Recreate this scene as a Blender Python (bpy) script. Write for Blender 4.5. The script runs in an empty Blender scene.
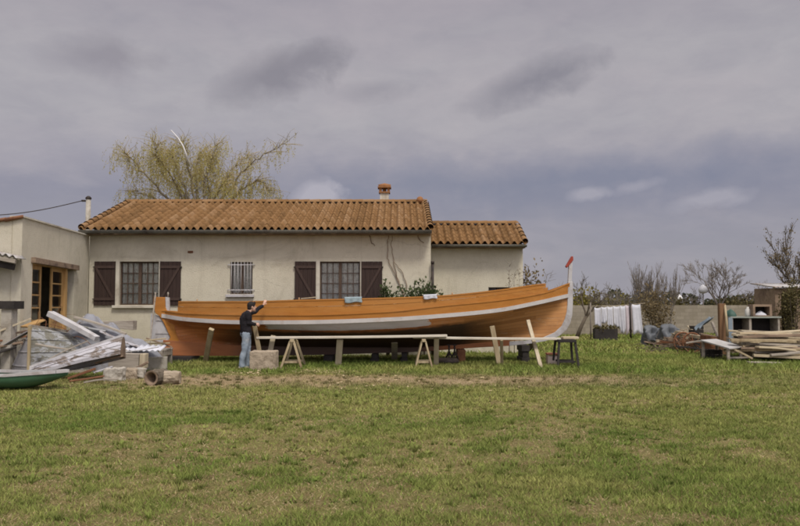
import bpy, math, random
import numpy as np
from mathutils import Vector, Matrix, Euler

random.seed(7)
RNG = np.random.default_rng(11)
SC = bpy.context.scene
COL = SC.collection
PI = math.pi

# ------------------------------------------------------------------ camera
EYE, F, CX, CY, HORIZON = 1.65, 777.8, 400.0, 263.0, 304.0
PITCH = math.atan((HORIZON - CY) / F)
cd = bpy.data.cameras.new('camera')
cam = bpy.data.objects.new('camera', cd)
COL.objects.link(cam)
cam.location = (0, 0, EYE)
cam.rotation_euler = (PI / 2 + PITCH, 0, 0)
cd.lens, cd.sensor_width, cd.clip_end, cd.clip_start = 35.0, 36.0, 6000, 0.1
SC.camera = cam


def at(px, py, Y):
    """point at depth Y seen at photo coordinate px, py"""
    v = (CY - py) / F
    c, s = math.cos(PITCH), math.sin(PITCH)
    z = Y * (v * c + s) / (c - v * s)
    dep = Y * c + z * s
    return Vector(((px - CX) / F * dep, Y, EYE + z))


def gx(px, Y):
    return at(px, 330, Y).x


def gz(py, Y):
    return at(400, py, Y).z


# ------------------------------------------------------------------ materials
def new_mat(name):
    m = bpy.data.materials.new(name)
    m.use_nodes = True
    nt = m.node_tree
    b = nt.nodes['Principled BSDF']
    return m, nt, b


def N(nt, t, **kw):
    n = nt.nodes.new(t)
    for k, v in kw.items():
        if k in n.inputs:
            n.inputs[k].default_value = v
        else:
            setattr(n, k, v)
    return n


def math_n(nt, op, a, b_=None, c_=None):
    n = nt.nodes.new('ShaderNodeMath')
    n.operation = op
    for i, v in enumerate((a, b_, c_)):
        if v is None:
            continue
        if hasattr(v, 'is_linked'):
            nt.links.new(v, n.inputs[i])
        else:
            n.inputs[i].default_value = v
    return n.outputs[0]


def ramp(nt, fac, stops, interp='LINEAR'):
    r = nt.nodes.new('ShaderNodeValToRGB')
    r.color_ramp.interpolation = interp
    e = r.color_ramp.elements
    while len(e) < len(stops):
        e.new(0.5)
    for el, (p, c) in zip(e, stops):
        el.position = p
        el.color = (c[0], c[1], c[2], 1) if hasattr(c, '__len__') else (c, c, c, 1)
    nt.links.new(fac, r.inputs['Fac'])
    return r.outputs['Color']


def mixc(nt, fac, a, b, mode='MIX'):
    m = nt.nodes.new('ShaderNodeMix')
    m.data_type = 'RGBA'
    m.blend_type = mode
    for sock, val in ((m.inputs[0], fac), (m.inputs[6], a), (m.inputs[7], b)):
        if hasattr(val, 'is_linked'):
            nt.links.new(val, sock)
        elif hasattr(val, '__len__'):
            sock.default_value = (*val[:3], 1)
        else:
            sock.default_value = val
    return m.outputs[2]


def noise(nt, scale, detail=6, rough=0.6, stretch=None, dist=0.0, coord='Object'):
    tc = nt.nodes.new('ShaderNodeTexCoord')
    vec = tc.outputs[coord]
    if stretch:
        mp = nt.nodes.new('ShaderNodeMapping')
        mp.inputs['Scale'].default_value = stretch
        nt.links.new(vec, mp.inputs[0])
        vec = mp.outputs[0]
    n = N(nt, 'ShaderNodeTexNoise', Scale=scale, Detail=detail, Roughness=rough, Distortion=dist)
    nt.links.new(vec, n.inputs['Vector'])
    return n.outputs['Fac']


def add_bump(nt, b, fac, strength, dist=0.02):
    bp = N(nt, 'ShaderNodeBump', Strength=strength, Distance=dist)
    nt.links.new(fac, bp.inputs['Height'])
    nt.links.new(bp.outputs[0], b.inputs['Normal'])


def surf(name, c1, c2, scale=3.0, rough=0.75, bump=0.3, stretch=None, stain=None, stain_scale=0.7,
         stain_at=0.55, spec=0.25, bdist=0.01, metallic=0.0):
    """two-tone mottled surface, with optional irregular stains"""
    m, nt, b = new_mat(name)
    f = noise(nt, scale, 8, 0.65, stretch)
    c = ramp(nt, f, [(0.3, c1), (0.7, c2)])
    if stain:
        s = noise(nt, stain_scale, 9, 0.7, stretch and tuple(0.4 * q + 0.3 for q in stretch), 0.6)
        k = ramp(nt, s, [(stain_at - 0.06, 0.0), (stain_at + 0.1, 1.0)])
        c = mixc(nt, k, c, stain)
    nt.links.new(c, b.inputs['Base Color'])
    b.inputs['Roughness'].default_value = rough
    b.inputs['Metallic'].default_value = metallic
    b.inputs['Specular IOR Level'].default_value = spec
    if bump:
        add_bump(nt, b, noise(nt, scale * 6, 6, 0.7, stretch), bump, bdist)
    return m


MAT = {}
MAT['plaster'] = None


def make_plaster(name, c1, c2, dirt):
    m, nt, b = new_mat(name)
    big = noise(nt, 0.9, 8, 0.65, None, 0.5)
    c = ramp(nt, big, [(0.3, c1), (0.7, c2)])
    # vertical weather streaks and blotches that belong to the old render
    st = noise(nt, 1.0, 8, 0.7, (3.0, 3.0, 0.35), 0.3)
    c = mixc(nt, ramp(nt, st, [(0.55, 0.0), (0.8, 0.55)]), c, dirt)
    bl = noise(nt, 0.45, 10, 0.75, None, 1.0)
    c = mixc(nt, ramp(nt, bl, [(0.55, 0.0), (0.70, 0.5)]), c, dirt)
    gr_ = noise(nt, 7, 8, 0.75)
    c = mixc(nt, ramp(nt, gr_, [(0.5, 0.0), (0.75, 0.3)]), c, dirt)
    vo = N(nt, 'ShaderNodeTexVoronoi', Scale=0.55)
    vo.feature = 'DISTANCE_TO_EDGE'
    tc_ = nt.nodes.new('ShaderNodeTexCoord')
    dn_ = N(nt, 'ShaderNodeTexNoise', Scale=2.2, Detail=8, Roughness=0.7)
    nt.links.new(tc_.outputs['Object'], dn_.inputs['Vector'])
    wv = mixc(nt, 0.28, tc_.outputs['Object'], dn_.outputs['Color'])
    nt.links.new(wv, vo.inputs['Vector'])
    ck = ramp(nt, vo.outputs['Distance'], [(0.0, 1.0), (0.007, 0.0)])
    cm = ramp(nt, noise(nt, 0.6, 4, 0.6), [(0.5, 0.0), (0.6, 0.3)])
    c = mixc(nt, math_n(nt, 'MULTIPLY', ck, cm), c, tuple(q * .5 for q in dirt))
    nt.links.new(c, b.inputs['Base Color'])
    b.inputs['Roughness'].default_value = 0.92
    b.inputs['Specular IOR Level'].default_value = 0.1
    add_bump(nt, b, noise(nt, 26, 7, 0.8), 0.8, 0.03)
    return m


MAT['plaster'] = make_plaster('plaster', (0.475, 0.44, 0.345), (0.565, 0.53, 0.42), (0.29, 0.25, 0.185))
MAT['plaster_wing'] = make_plaster('plaster_wing', (0.46, 0.425, 0.335), (0.555, 0.515, 0.415), (0.27, 0.235, 0.175))
MAT['trim'] = surf('pale_trim', (0.43, 0.40, 0.33), (0.52, 0.49, 0.41), 4, 0.8, 0.2, stain=(0.3, 0.26, 0.2))
MAT['blockwall'] = None

m, nt, b = new_mat('tile')
at_n = N(nt, 'ShaderNodeAttribute', attribute_name='tint')
c = ramp(nt, at_n.outputs['Fac'], [(0.0, (0.14, 0.077, 0.031)), (0.35, (0.18, 0.099, 0.040)), (0.7, (0.205, 0.113, 0.047)),
                                   (1.0, (0.24, 0.145, 0.072))])
lich = noise(nt, 1.7, 9, 0.75, None, 0.5)
c = mixc(nt, ramp(nt, lich, [(0.52, 0.0), (0.68, 0.6)]), c, (0.15, 0.085, 0.035))
gr = noise(nt, 30, 5, 0.7)
c = mixc(nt, ramp(nt, gr, [(0.45, 0.0), (0.75, 0.45)]), c, (0.13, 0.08, 0.04))
nt.links.new(c, b.inputs['Base Color'])
b.inputs['Roughness'].default_value = 0.9
b.inputs['Specular IOR Level'].default_value = 0.15
add_bump(nt, b, noise(nt, 40, 4), 0.3, 0.01)
MAT['tile'] = m

MAT['gutter'] = surf('zinc_gutter', (0.10, 0.10, 0.085), (0.17, 0.16, 0.13), 5, 0.55, 0.1, stain=(0.07, 0.06, 0.05), metallic=0.3)
MAT['dark_wood'] = surf('dark_shutter_wood', (0.026, 0.016, 0.014), (0.045, 0.028, 0.022), 3, 0.7, 0.3, (6, 6, 0.6), spec=0.2)
MAT['shutter_line'] = surf('shutter_batten', (0.045, 0.028, 0.023), (0.06, 0.04, 0.032), 3, 0.65, 0.3, (6, 6, 0.6), spec=0.2)
MAT['frame_wood'] = surf('window_frame_wood', (0.055, 0.035, 0.025), (0.09, 0.06, 0.04), 4, 0.6, 0.2)
MAT['door_wood'] = surf('honey_door_wood', (0.34, 0.20, 0.075), (0.46, 0.29, 0.12), 3, 0.55, 0.2, (5, 5, 0.5), stain=(0.2, 0.11, 0.05))
MAT['beam_wood'] = surf('old_beam_wood', (0.16, 0.11, 0.075), (0.27, 0.20, 0.14), 3, 0.85, 0.5, (0.7, 4, 4), stain=(0.09, 0.06, 0.045))
MAT['grey_wood'] = surf('grey_weathered_wood', (0.22, 0.19, 0.155), (0.38, 0.34, 0.28), 3, 0.9, 0.5, (0.6, 5, 5), stain=(0.14, 0.11, 0.085))
MAT['new_wood'] = surf('sawn_pine', (0.37, 0.30, 0.19), (0.50, 0.43, 0.30), 2.5, 0.8, 0.3, (0.5, 5, 5), stain=(0.35, 0.25, 0.15))
MAT['straw_wood'] = surf('straw_coloured_timber', (0.28, 0.22, 0.13), (0.40, 0.33, 0.21), 2.5, 0.8, 0.4, (4, 4, 0.5), stain=(0.2, 0.14, 0.08))
MAT['pale_wood'] = surf('pale_timber', (0.33, 0.28, 0.19), (0.45, 0.39, 0.28), 2.5, 0.8, 0.3, (4, 4, 0.5), stain=(0.28, 0.22, 0.15))
MAT['scaffold'] = surf('pale_scaffold_wood', (0.44, 0.40, 0.32), (0.56, 0.52, 0.44), 2.5, 0.8, 0.3, (0.5, 5, 5), stain=(0.32, 0.27, 0.2))
MAT['black_wood'] = surf('tarred_timber', (0.015, 0.013, 0.012), (0.04, 0.034, 0.03), 4, 0.8, 0.4)
MAT['iron'] = surf('dark_iron', (0.02, 0.018, 0.017), (0.06, 0.045, 0.037), 8, 0.6, 0.3, metallic=0.4)
MAT['rust'] = surf('rusty_iron', (0.12, 0.05, 0.025), (0.21, 0.10, 0.05), 8, 0.85, 0.5)
MAT['concrete'] = surf('concrete', (0.27, 0.25, 0.21), (0.38, 0.35, 0.3), 6, 0.95, 0.6, stain=(0.18, 0.15, 0.11), stain_scale=2)
MAT['stone'] = surf('stone_block', (0.27, 0.22, 0.16), (0.40, 0.33, 0.245), 5, 0.95, 0.8, stain=(0.19, 0.15, 0.10), stain_scale=3, bdist=0.03)
MAT['white_paint'] = surf('old_white_paint', (0.37, 0.36, 0.36), (0.46, 0.45, 0.45), 4, 0.5, 0.15, stain=(0.29, 0.265, 0.25), stain_scale=1.5)
MAT['wale_paint'] = surf('white_strake_paint', (0.36, 0.345, 0.33), (0.45, 0.43, 0.41), 3, 0.5, 0.2, stain=(0.31, 0.22, 0.15), stain_scale=1.6, stain_at=0.62)
MAT['red_paint'] = surf('red_paint', (0.24, 0.038, 0.024), (0.31, 0.055, 0.032), 6, 0.5, 0.1)
MAT['orange'] = surf('orange_paint', (0.30, 0.118, 0.022), (0.385, 0.165, 0.034), 2.2, 0.5, 0.25, (0.5, 5, 5), stain=(0.25, 0.088, 0.02), stain_scale=1.0, spec=0.3)
def worn_orange():
    m, nt, b = new_mat('worn_orange_paint')
    n1 = noise(nt, 2.2, 8, 0.65, (0.5, 5, 5))
    c = ramp(nt, n1, [(0.3, (0.30, 0.118, 0.022)), (0.7, (0.385, 0.165, 0.034))])
    big = noise(nt, 0.8, 9, 0.7, (0.5, 1, 2.5), 0.5)
    c = mixc(nt, ramp(nt, big, [(0.45, 0.0), (0.65, 0.6)]), c, (0.40, 0.195, 0.062))
    dk = noise(nt, 1.7, 10, 0.75, (0.35, 2, 5), 0.3)
    c = mixc(nt, ramp(nt, dk, [(0.56, 0.0), (0.68, 0.55)]), c, (0.19, 0.07, 0.02))
    sc = noise(nt, 5, 10, 0.8, (0.5, 2, 4), 0.6)
    c = mixc(nt, ramp(nt, sc, [(0.64, 0.0), (0.68, 0.6)]), c, (0.42, 0.30, 0.19))
    nt.links.new(c, b.inputs['Base Color'])
    b.inputs['Roughness'].default_value = 0.65
    b.inputs['Specular IOR Level'].default_value = 0.2
    add_bump(nt, b, dk, 0.4, 0.008)
    return m


MAT['orange'] = worn_orange()
MAT['keel_paint'] = surf('red_lead_paint', (0.37, 0.115, 0.032), (0.48, 0.165, 0.05), 3, 0.6, 0.2, (0.5, 3, 3), stain=(0.22, 0.075, 0.03))
MAT['deck'] = surf('deck_wood', (0.28, 0.16, 0.08), (0.40, 0.25, 0.13), 3, 0.7, 0.3, (0.4, 6, 6))
MAT['green_paint'] = surf('green_boat_paint', (0.04, 0.105, 0.055), (0.06, 0.135, 0.075), 3, 0.5, 0.2, stain=(0.05, 0.07, 0.045))
MAT['tarp'] = surf('grey_tarpaulin', (0.15, 0.155, 0.17), (0.24, 0.245, 0.27), 3, 0.6, 0.4, stain=(0.14, 0.125, 0.115), stain_scale=2)
MAT['blue_tarp'] = surf('slate_blue_tarpaulin', (0.055, 0.062, 0.07), (0.115, 0.122, 0.13), 3, 0.55, 0.3, stain=(0.08, 0.08, 0.08))
MAT['pale_blue'] = surf('pale_blue_cloth', (0.20, 0.26, 0.28), (0.28, 0.34, 0.36), 8, 0.9, 0.3)
MAT['blue_cloth'] = surf('blue_cloth', (0.09, 0.12, 0.145), (0.20, 0.235, 0.26), 5, 0.9, 0.3)
MAT['green_tarp'] = surf('green_tarpaulin', (0.025, 0.06, 0.045), (0.045, 0.09, 0.07), 4, 0.6, 0.3)
MAT['cloth'] = surf('white_cotton', (0.40, 0.405, 0.44), (0.50, 0.505, 0.54), 5, 0.9, 0.1)
MAT['cloth_pink'] = surf('pinkish_cotton', (0.38, 0.33, 0.35), (0.46, 0.41, 0.43), 5, 0.9, 0.1)
MAT['zinc'] = surf('corrugated_sheet', (0.30, 0.29, 0.28), (0.45, 0.44, 0.43), 4, 0.6, 0.2, stain=(0.22, 0.15, 0.10))
MAT['terracotta'] = surf('terracotta', (0.2, 0.09, 0.035), (0.27, 0.13, 0.055), 8, 0.9, 0.3)
MAT['bark'] = surf('bark', (0.075, 0.06, 0.042), (0.14, 0.115, 0.085), 6, 0.95, 0.6, (3, 3, 0.6))
MAT['bark_pale'] = surf('pale_bark', (0.14, 0.12, 0.10), (0.22, 0.19, 0.16), 6, 0.95, 0.4)
MAT['bleached'] = surf('bleached_wood', (0.5, 0.49, 0.48), (0.6, 0.59, 0.58), 8, 0.7, 0.2)
MAT['skin'] = surf('skin', (0.42, 0.25, 0.18), (0.5, 0.31, 0.23), 12, 0.6, 0.1)
MAT['sweater'] = surf('black_wool', (0.012, 0.011, 0.013), (0.026, 0.023, 0.026), 25, 0.95, 0.5, spec=0.1)
MAT['jeans'] = surf('faded_denim', (0.13, 0.17, 0.215), (0.27, 0.31, 0.35), 5, 0.9, 0.5, stain=(0.40, 0.40, 0.40), stain_scale=3, stain_at=0.6, spec=0.1)
MAT['hair'] = surf('dark_hair', (0.010, 0.008, 0.008), (0.022, 0.017, 0.015), 30, 0.7, 0.6, spec=0.2)
MAT['shoe'] = surf('scuffed_shoe', (0.30, 0.27, 0.22), (0.42, 0.38, 0.32), 10, 0.8, 0.2)
MAT['eye'] = surf('dark_eye', (0.012, 0.01, 0.01), (0.02, 0.015, 0.012), 4, 0.3, 0)
MAT['lamp_white'] = surf('white_lamp_shade', (0.5, 0.5, 0.5), (0.56, 0.56, 0.56), 4, 0.4, 0)
MAT['rope'] = surf('rope', (0.3, 0.25, 0.17), (0.42, 0.36, 0.26), 20, 0.95, 0.5)
MAT['inside_shade'] = surf('painted_interior_shade', (0.02, 0.018, 0.017), (0.035, 0.03, 0.028), 4, 0.95, 0)  # near-black: the dark of unlit interiors is put into the colour
MAT['chips'] = surf('wood_shavings', (0.38, 0.29, 0.16), (0.52, 0.42, 0.26), 9, 0.9, 0)


def peeling(name, paint1, paint2, wood, at_, scale=2.2):
    m, nt, b = new_mat(name)
    f = noise(nt, 3, 7, 0.6)
    c = ramp(nt, f, [(0.3, paint1), (0.7, paint2)])
    pe = noise(nt, scale, 11, 0.72, (0.6, 1.2, 2.0), 0.7)
    k = ramp(nt, pe, [(at_, 0.0), (at_ + 0.035, 1.0)])
    wn = noise(nt, 5, 8, 0.7, (0.5, 2, 5))
    w = ramp(nt, wn, [(0.3, wood), (0.75, tuple(min(1, q * 1.9) for q in wood))])
    c = mixc(nt, k, c, w)
    nt.links.new(c, b.inputs['Base Color'])
    b.inputs['Roughness'].default_value = 0.8
    b.inputs['Specular IOR Level'].default_value = 0.2
    add_bump(nt, b, k, 0.4, 0.01)
    return m


MAT['peel_white'] = peeling('peeling_white_paint', (0.33, 0.325, 0.34), (0.43, 0.42, 0.44), (0.12, 0.10, 0.085), 0.50, 3.2)
MAT['peel_grey'] = peeling('peeling_grey_green_paint', (0.22, 0.225, 0.225), (0.35, 0.355, 0.36), (0.11, 0.105, 0.085), 0.49, 2.6)
MAT['flank_grey'] = peeling('smooth_grey_paint', (0.18, 0.175, 0.18), (0.25, 0.24, 0.245), (0.13, 0.11, 0.085), 0.58, 1.6)

# hull: planked, orange with a primed grey-white band under the strake
m, nt, b = new_mat('hull_planking')
tc = nt.nodes.new('ShaderNodeTexCoord')
sep = nt.nodes.new('ShaderNodeSeparateXYZ')
geo_attr = N(nt, 'ShaderNodeAttribute', attribute_name='girth')
alng = N(nt, 'ShaderNodeAttribute', attribute_name='along')


g = geo_attr.outputs['Fac']
al = alng.outputs['Fac']
pl = math_n(nt, 'DIVIDE', g, 0.125)
fr = math_n(nt, 'FRACT', pl)
row = math_n(nt, 'FLOOR', pl)
wn = N(nt, 'ShaderNodeTexWhiteNoise', noise_dimensions='2D')
cmb = nt.nodes.new('ShaderNodeCombineXYZ')
nt.links.new(row, cmb.inputs[0])
seg = math_n(nt, 'FLOOR', math_n(nt, 'DIVIDE', math_n(nt, 'ADD', al, math_n(nt, 'MULTIPLY', row, 1.37)), 3.1))
nt.links.new(seg, cmb.inputs[1])
nt.links.new(cmb.outputs[0], wn.inputs['Vector'])
n1 = noise(nt, 2.0, 8, 0.65, (0.4, 2, 4))
c = ramp(nt, n1, [(0.28, (0.33, 0.10, 0.026)), (0.72, (0.47, 0.165, 0.045))])
c = mixc(nt, 0.5, c, ramp(nt, wn.outputs['Value'], [(0, (0.24, 0.085, 0.026)), (1, (0.50, 0.21, 0.07))]))
# the forward half is bare, browner varnish
fwd = ramp(nt, math_n(nt, 'ADD', al, math_n(nt, 'MULTIPLY', noise(nt, 0.8, 6, 0.6), 2.0)), [(0.0, 0.0), (1.0, 1.0)])
mr = N(nt, 'ShaderNodeMapRange')
mr.inputs['From Min'].default_value = 0.6
mr.inputs['From Max'].default_value = 2.6
nt.links.new(math_n(nt, 'ADD', al, noise(nt, 0.9, 6, 0.6)), mr.inputs['Value'])
brown = ramp(nt, wn.outputs['Value'], [(0, (0.23, 0.11, 0.042)), (0.5, (0.36, 0.165, 0.055)), (1, (0.48, 0.24, 0.09))])
c = mixc(nt, mr.outputs[0], c, brown)
# grime / bare timber blotches
dn = noise(nt, 1.1, 9, 0.7, (0.6, 1, 1.6), 0.6)
c = mixc(nt, ramp(nt, dn, [(0.55, 0.0), (0.75, 0.6)]), c, (0.13, 0.065, 0.035))
# seams between planks
sm = ramp(nt, fr, [(0.0, 1.0), (0.07, 0.0), (0.93, 0.0), (1.0, 1.0)])
c = mixc(nt, math_n(nt, 'MULTIPLY', sm, 0.65), c, (0.09, 0.04, 0.018))
fx_ = math_n(nt, 'ABSOLUTE', math_n(nt, 'SUBTRACT', math_n(nt, 'FRACT', math_n(nt, 'DIVIDE', math_n(nt, 'ADD', al, math_n(nt, 'MULTIPLY', row, 0.137)), 0.34)), 0.5))
fy_ = math_n(nt, 'ABSOLUTE', math_n(nt, 'SUBTRACT', math_n(nt, 'ABSOLUTE', math_n(nt, 'SUBTRACT', fr, 0.5)), 0.27))
dot = math_n(nt, 'MULTIPLY', math_n(nt, 'LESS_THAN', fx_, 0.045), math_n(nt, 'LESS_THAN', fy_, 0.10))
dot = math_n(nt, 'MULTIPLY', dot, ramp(nt, noise(nt, 3.0, 6, 0.7), [(0.45, 0.0), (0.62, 0.4)]))
c = mixc(nt, dot, c, (0.40, 0.29, 0.19))
fill = ramp(nt, noise(nt, 2.3, 10, 0.8, (0.5, 1, 3), 0.4), [(0.57, 0.0), (0.63, 0.6)])
c = mixc(nt, fill, c, (0.44, 0.30, 0.18))
# shade under the hull, painted near-black into the bottom planking amidships
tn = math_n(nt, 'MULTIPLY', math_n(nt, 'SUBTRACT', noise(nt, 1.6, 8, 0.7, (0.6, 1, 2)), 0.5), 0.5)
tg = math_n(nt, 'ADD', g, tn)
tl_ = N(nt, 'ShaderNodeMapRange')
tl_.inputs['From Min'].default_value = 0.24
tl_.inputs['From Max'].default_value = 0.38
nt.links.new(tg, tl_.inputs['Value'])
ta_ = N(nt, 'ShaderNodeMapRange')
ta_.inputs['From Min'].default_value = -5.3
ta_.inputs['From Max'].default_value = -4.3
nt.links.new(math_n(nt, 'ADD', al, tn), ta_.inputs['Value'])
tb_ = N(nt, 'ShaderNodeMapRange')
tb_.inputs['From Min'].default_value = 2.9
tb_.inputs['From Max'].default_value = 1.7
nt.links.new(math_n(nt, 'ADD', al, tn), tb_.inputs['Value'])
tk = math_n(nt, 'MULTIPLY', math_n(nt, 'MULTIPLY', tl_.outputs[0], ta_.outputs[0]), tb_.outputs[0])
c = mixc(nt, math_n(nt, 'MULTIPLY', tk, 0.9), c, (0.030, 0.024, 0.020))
# primed band
en = math_n(nt, 'MULTIPLY', math_n(nt, 'SUBTRACT', noise(nt, 2.6, 8, 0.7, (1, 1, 3)), 0.5), 0.22)
gg = math_n(nt, 'ADD', g, math_n(nt, 'MULTIPLY', en, 0.35))
k1 = math_n(nt, 'LESS_THAN', gg, 0.25)
k2 = math_n(nt, 'GREATER_THAN', math_n(nt, 'ADD', al, math_n(nt, 'MULTIPLY', en, 3.0)), -3.62)
k3 = math_n(nt, 'LESS_THAN', math_n(nt, 'ADD', al, math_n(nt, 'MULTIPLY', en, 5.0)), 0.84)
kk = math_n(nt, 'MULTIPLY', math_n(nt, 'MULTIPLY', k1, k2), k3)
wear = ramp(nt, noise(nt, 3.5, 10, 0.75, (0.5, 1, 2.5)), [(0.56, 0.95), (0.74, 0.45)])
kk = math_n(nt, 'MULTIPLY', kk, wear)
grey = ramp(nt, noise(nt, 2.2, 8, 0.7, (0.5, 1, 3)), [(0.3, (0.40, 0.385, 0.37)), (0.7, (0.52, 0.50, 0.485))])
c = mixc(nt, kk, c, grey)
nt.links.new(c, b.inputs['Base Color'])
b.inputs['Roughness'].default_value = 0.6
b.inputs['Specular IOR Level'].default_value = 0.3
add_bump(nt, b, sm, -0.5, 0.012)
MAT['hull'] = m
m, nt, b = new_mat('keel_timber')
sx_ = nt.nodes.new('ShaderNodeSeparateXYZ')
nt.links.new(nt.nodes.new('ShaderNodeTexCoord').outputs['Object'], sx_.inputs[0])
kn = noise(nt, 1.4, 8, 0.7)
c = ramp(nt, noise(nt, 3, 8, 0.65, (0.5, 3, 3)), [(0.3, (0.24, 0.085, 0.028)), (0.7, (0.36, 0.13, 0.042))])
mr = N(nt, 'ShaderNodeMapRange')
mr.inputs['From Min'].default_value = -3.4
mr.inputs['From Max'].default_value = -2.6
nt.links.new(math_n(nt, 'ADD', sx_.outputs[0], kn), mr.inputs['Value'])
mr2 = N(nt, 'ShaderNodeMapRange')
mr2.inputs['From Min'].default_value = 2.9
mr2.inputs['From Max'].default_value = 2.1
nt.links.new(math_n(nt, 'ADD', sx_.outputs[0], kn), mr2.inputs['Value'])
c = mixc(nt, math_n(nt, 'MULTIPLY', math_n(nt, 'MULTIPLY', mr.outputs[0], mr2.outputs[0]), 0.88), c, (0.035, 0.026, 0.022))  # middle of the keel darkened by colour, as shade below the hull
nt.links.new(c, b.inputs['Base Color'])
b.inputs['Roughness'].default_value = 0.7
MAT['keel'] = m

# block wall
m, nt, b = new_mat('concrete_block_wall')
tc = nt.nodes.new('ShaderNodeTexCoord')
mp = nt.nodes.new('ShaderNodeMapping')
mp.inputs['Rotation'].default_value = (PI / 2, 0, 0)
nt.links.new(tc.outputs['Object'], mp.inputs[0])
br = N(nt, 'ShaderNodeTexBrick', Scale=1.0)
br.inputs['Brick Width'].default_value = 0.5
br.inputs['Row Height'].default_value = 0.2
br.inputs['Mortar Size'].default_value = 0.012
br.inputs['Color1'].default_value = (0.20, 0.175, 0.135, 1)
br.inputs['Color2'].default_value = (0.255, 0.225, 0.175, 1)
br.inputs['Mortar'].default_value = (0.175, 0.155, 0.12, 1)
nt.links.new(mp.outputs[0], br.inputs['Vector'])
c = mixc(nt, ramp(nt, noise(nt, 0.8, 9, 0.75), [(0.42, 0.0), (0.72, 0.75)]), br.outputs['Color'], (0.145, 0.125, 0.08))
nt.links.new(c, b.inputs['Base Color'])
b.inputs['Roughness'].default_value = 0.95
add_bump(nt, b, noise(nt, 20, 5), 0.5, 0.02)
MAT['blockwall'] = m

# glass
m, nt, b = new_mat('window_glass')
tr = nt.nodes.new('ShaderNodeBsdfTransparent')
tr.inputs[0].default_value = (0.9, 0.92, 0.9, 1)
gl = N(nt, 'ShaderNodeBsdfGlossy', Roughness=0.04)
fre = N(nt, 'ShaderNodeFresnel', IOR=1.5)
mx = nt.nodes.new('ShaderNodeMixShader')
nt.links.new(fre.outputs[0], mx.inputs[0])
nt.links.new(tr.outputs[0], mx.inputs[1])
nt.links.new(gl.outputs[0], mx.inputs[2])
nt.links.new(mx.outputs[0], nt.nodes['Material Output'].inputs[0])
MAT['glass'] = m

# lace curtain: cloth with a pattern of holes
m, nt, b = new_mat('lace_curtain')
f = noise(nt, 9, 6, 0.7)
c = ramp(nt, f, [(0.35, (0.55, 0.53, 0.47)), (0.65, (0.80, 0.78, 0.72))])
nt.links.new(c, b.inputs['Base Color'])
b.inputs['Roughness'].default_value = 0.95
hole = ramp(nt, noise(nt, 26, 3, 0.5), [(0.36, 0.6), (0.46, 1.0)])
nt.links.new(hole, b.inputs['Alpha'])
MAT['lace'] = m


def leaf_mat(name, stops, scale=1.5, trans=0.3):
    m, nt, b = new_mat(name)
    at_ = N(nt, 'ShaderNodeAttribute', attribute_name='tint')
    c = ramp(nt, at_.outputs['Fac'], stops)
    nt.links.new(c, b.inputs['Base Color'])
    b.inputs['Roughness'].default_value = 0.75
    b.inputs['Specular IOR Level'].default_value = 0.15
    tl = nt.nodes.new('ShaderNodeBsdfTranslucent')
    nt.links.new(c, tl.inputs[0])
    mx = nt.nodes.new('ShaderNodeMixShader')
    mx.inputs[0].default_value = trans
    nt.links.new(b.outputs[0], mx.inputs[1])
    nt.links.new(tl.outputs[0], mx.inputs[2])
    nt.links.new(mx.outputs[0], nt.nodes['Material Output'].inputs[0])
    return m


MAT['willow_leaf'] = leaf_mat('willow_leaf', [(0, (0.30, 0.255, 0.085)), (0.5, (0.42, 0.375, 0.12)), (1, (0.54, 0.50, 0.20))], trans=0.55)
MAT['willow_twig'] = surf('willow_twig', (0.26, 0.20, 0.09), (0.36, 0.29, 0.14), 5, 0.9, 0)
MAT['bush_leaf'] = leaf_mat('bush_leaf', [(0, (0.035, 0.05, 0.02)), (0.5, (0.06, 0.085, 0.032)), (1, (0.11, 0.13, 0.06))])
MAT['olive_leaf'] = leaf_mat('olive_leaf', [(0, (0.05, 0.045, 0.02)), (0.5, (0.10, 0.085, 0.035)), (1, (0.15, 0.125, 0.055))])
MAT['hedge_leaf'] = leaf_mat('hedge_leaf', [(0, (0.10, 0.09, 0.02)), (0.5, (0.18, 0.155, 0.035)), (1, (0.25, 0.21, 0.05))])
MAT['far_leaf'] = leaf_mat('far_leaf', [(0, (0.035, 0.042, 0.028)), (0.5, (0.06, 0.065, 0.04)), (1, (0.10, 0.095, 0.055))])
MAT['dry_leaf'] = leaf_mat('dry_leaf', [(0, (0.10, 0.075, 0.04)), (0.5, (0.17, 0.13, 0.07)), (1, (0.24, 0.19, 0.10))])
MAT['blossom'] = leaf_mat('pale_blossom', [(0, (0.13, 0.10, 0.08)), (0.5, (0.22, 0.18, 0.15)), (1, (0.30, 0.25, 0.22))])


# ------------------------------------------------------------------ mesh builder
def wloc(o):
    v = Vector((0, 0, 0))
    while o:
        v += o.location
        o = o.parent
    return v


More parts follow.
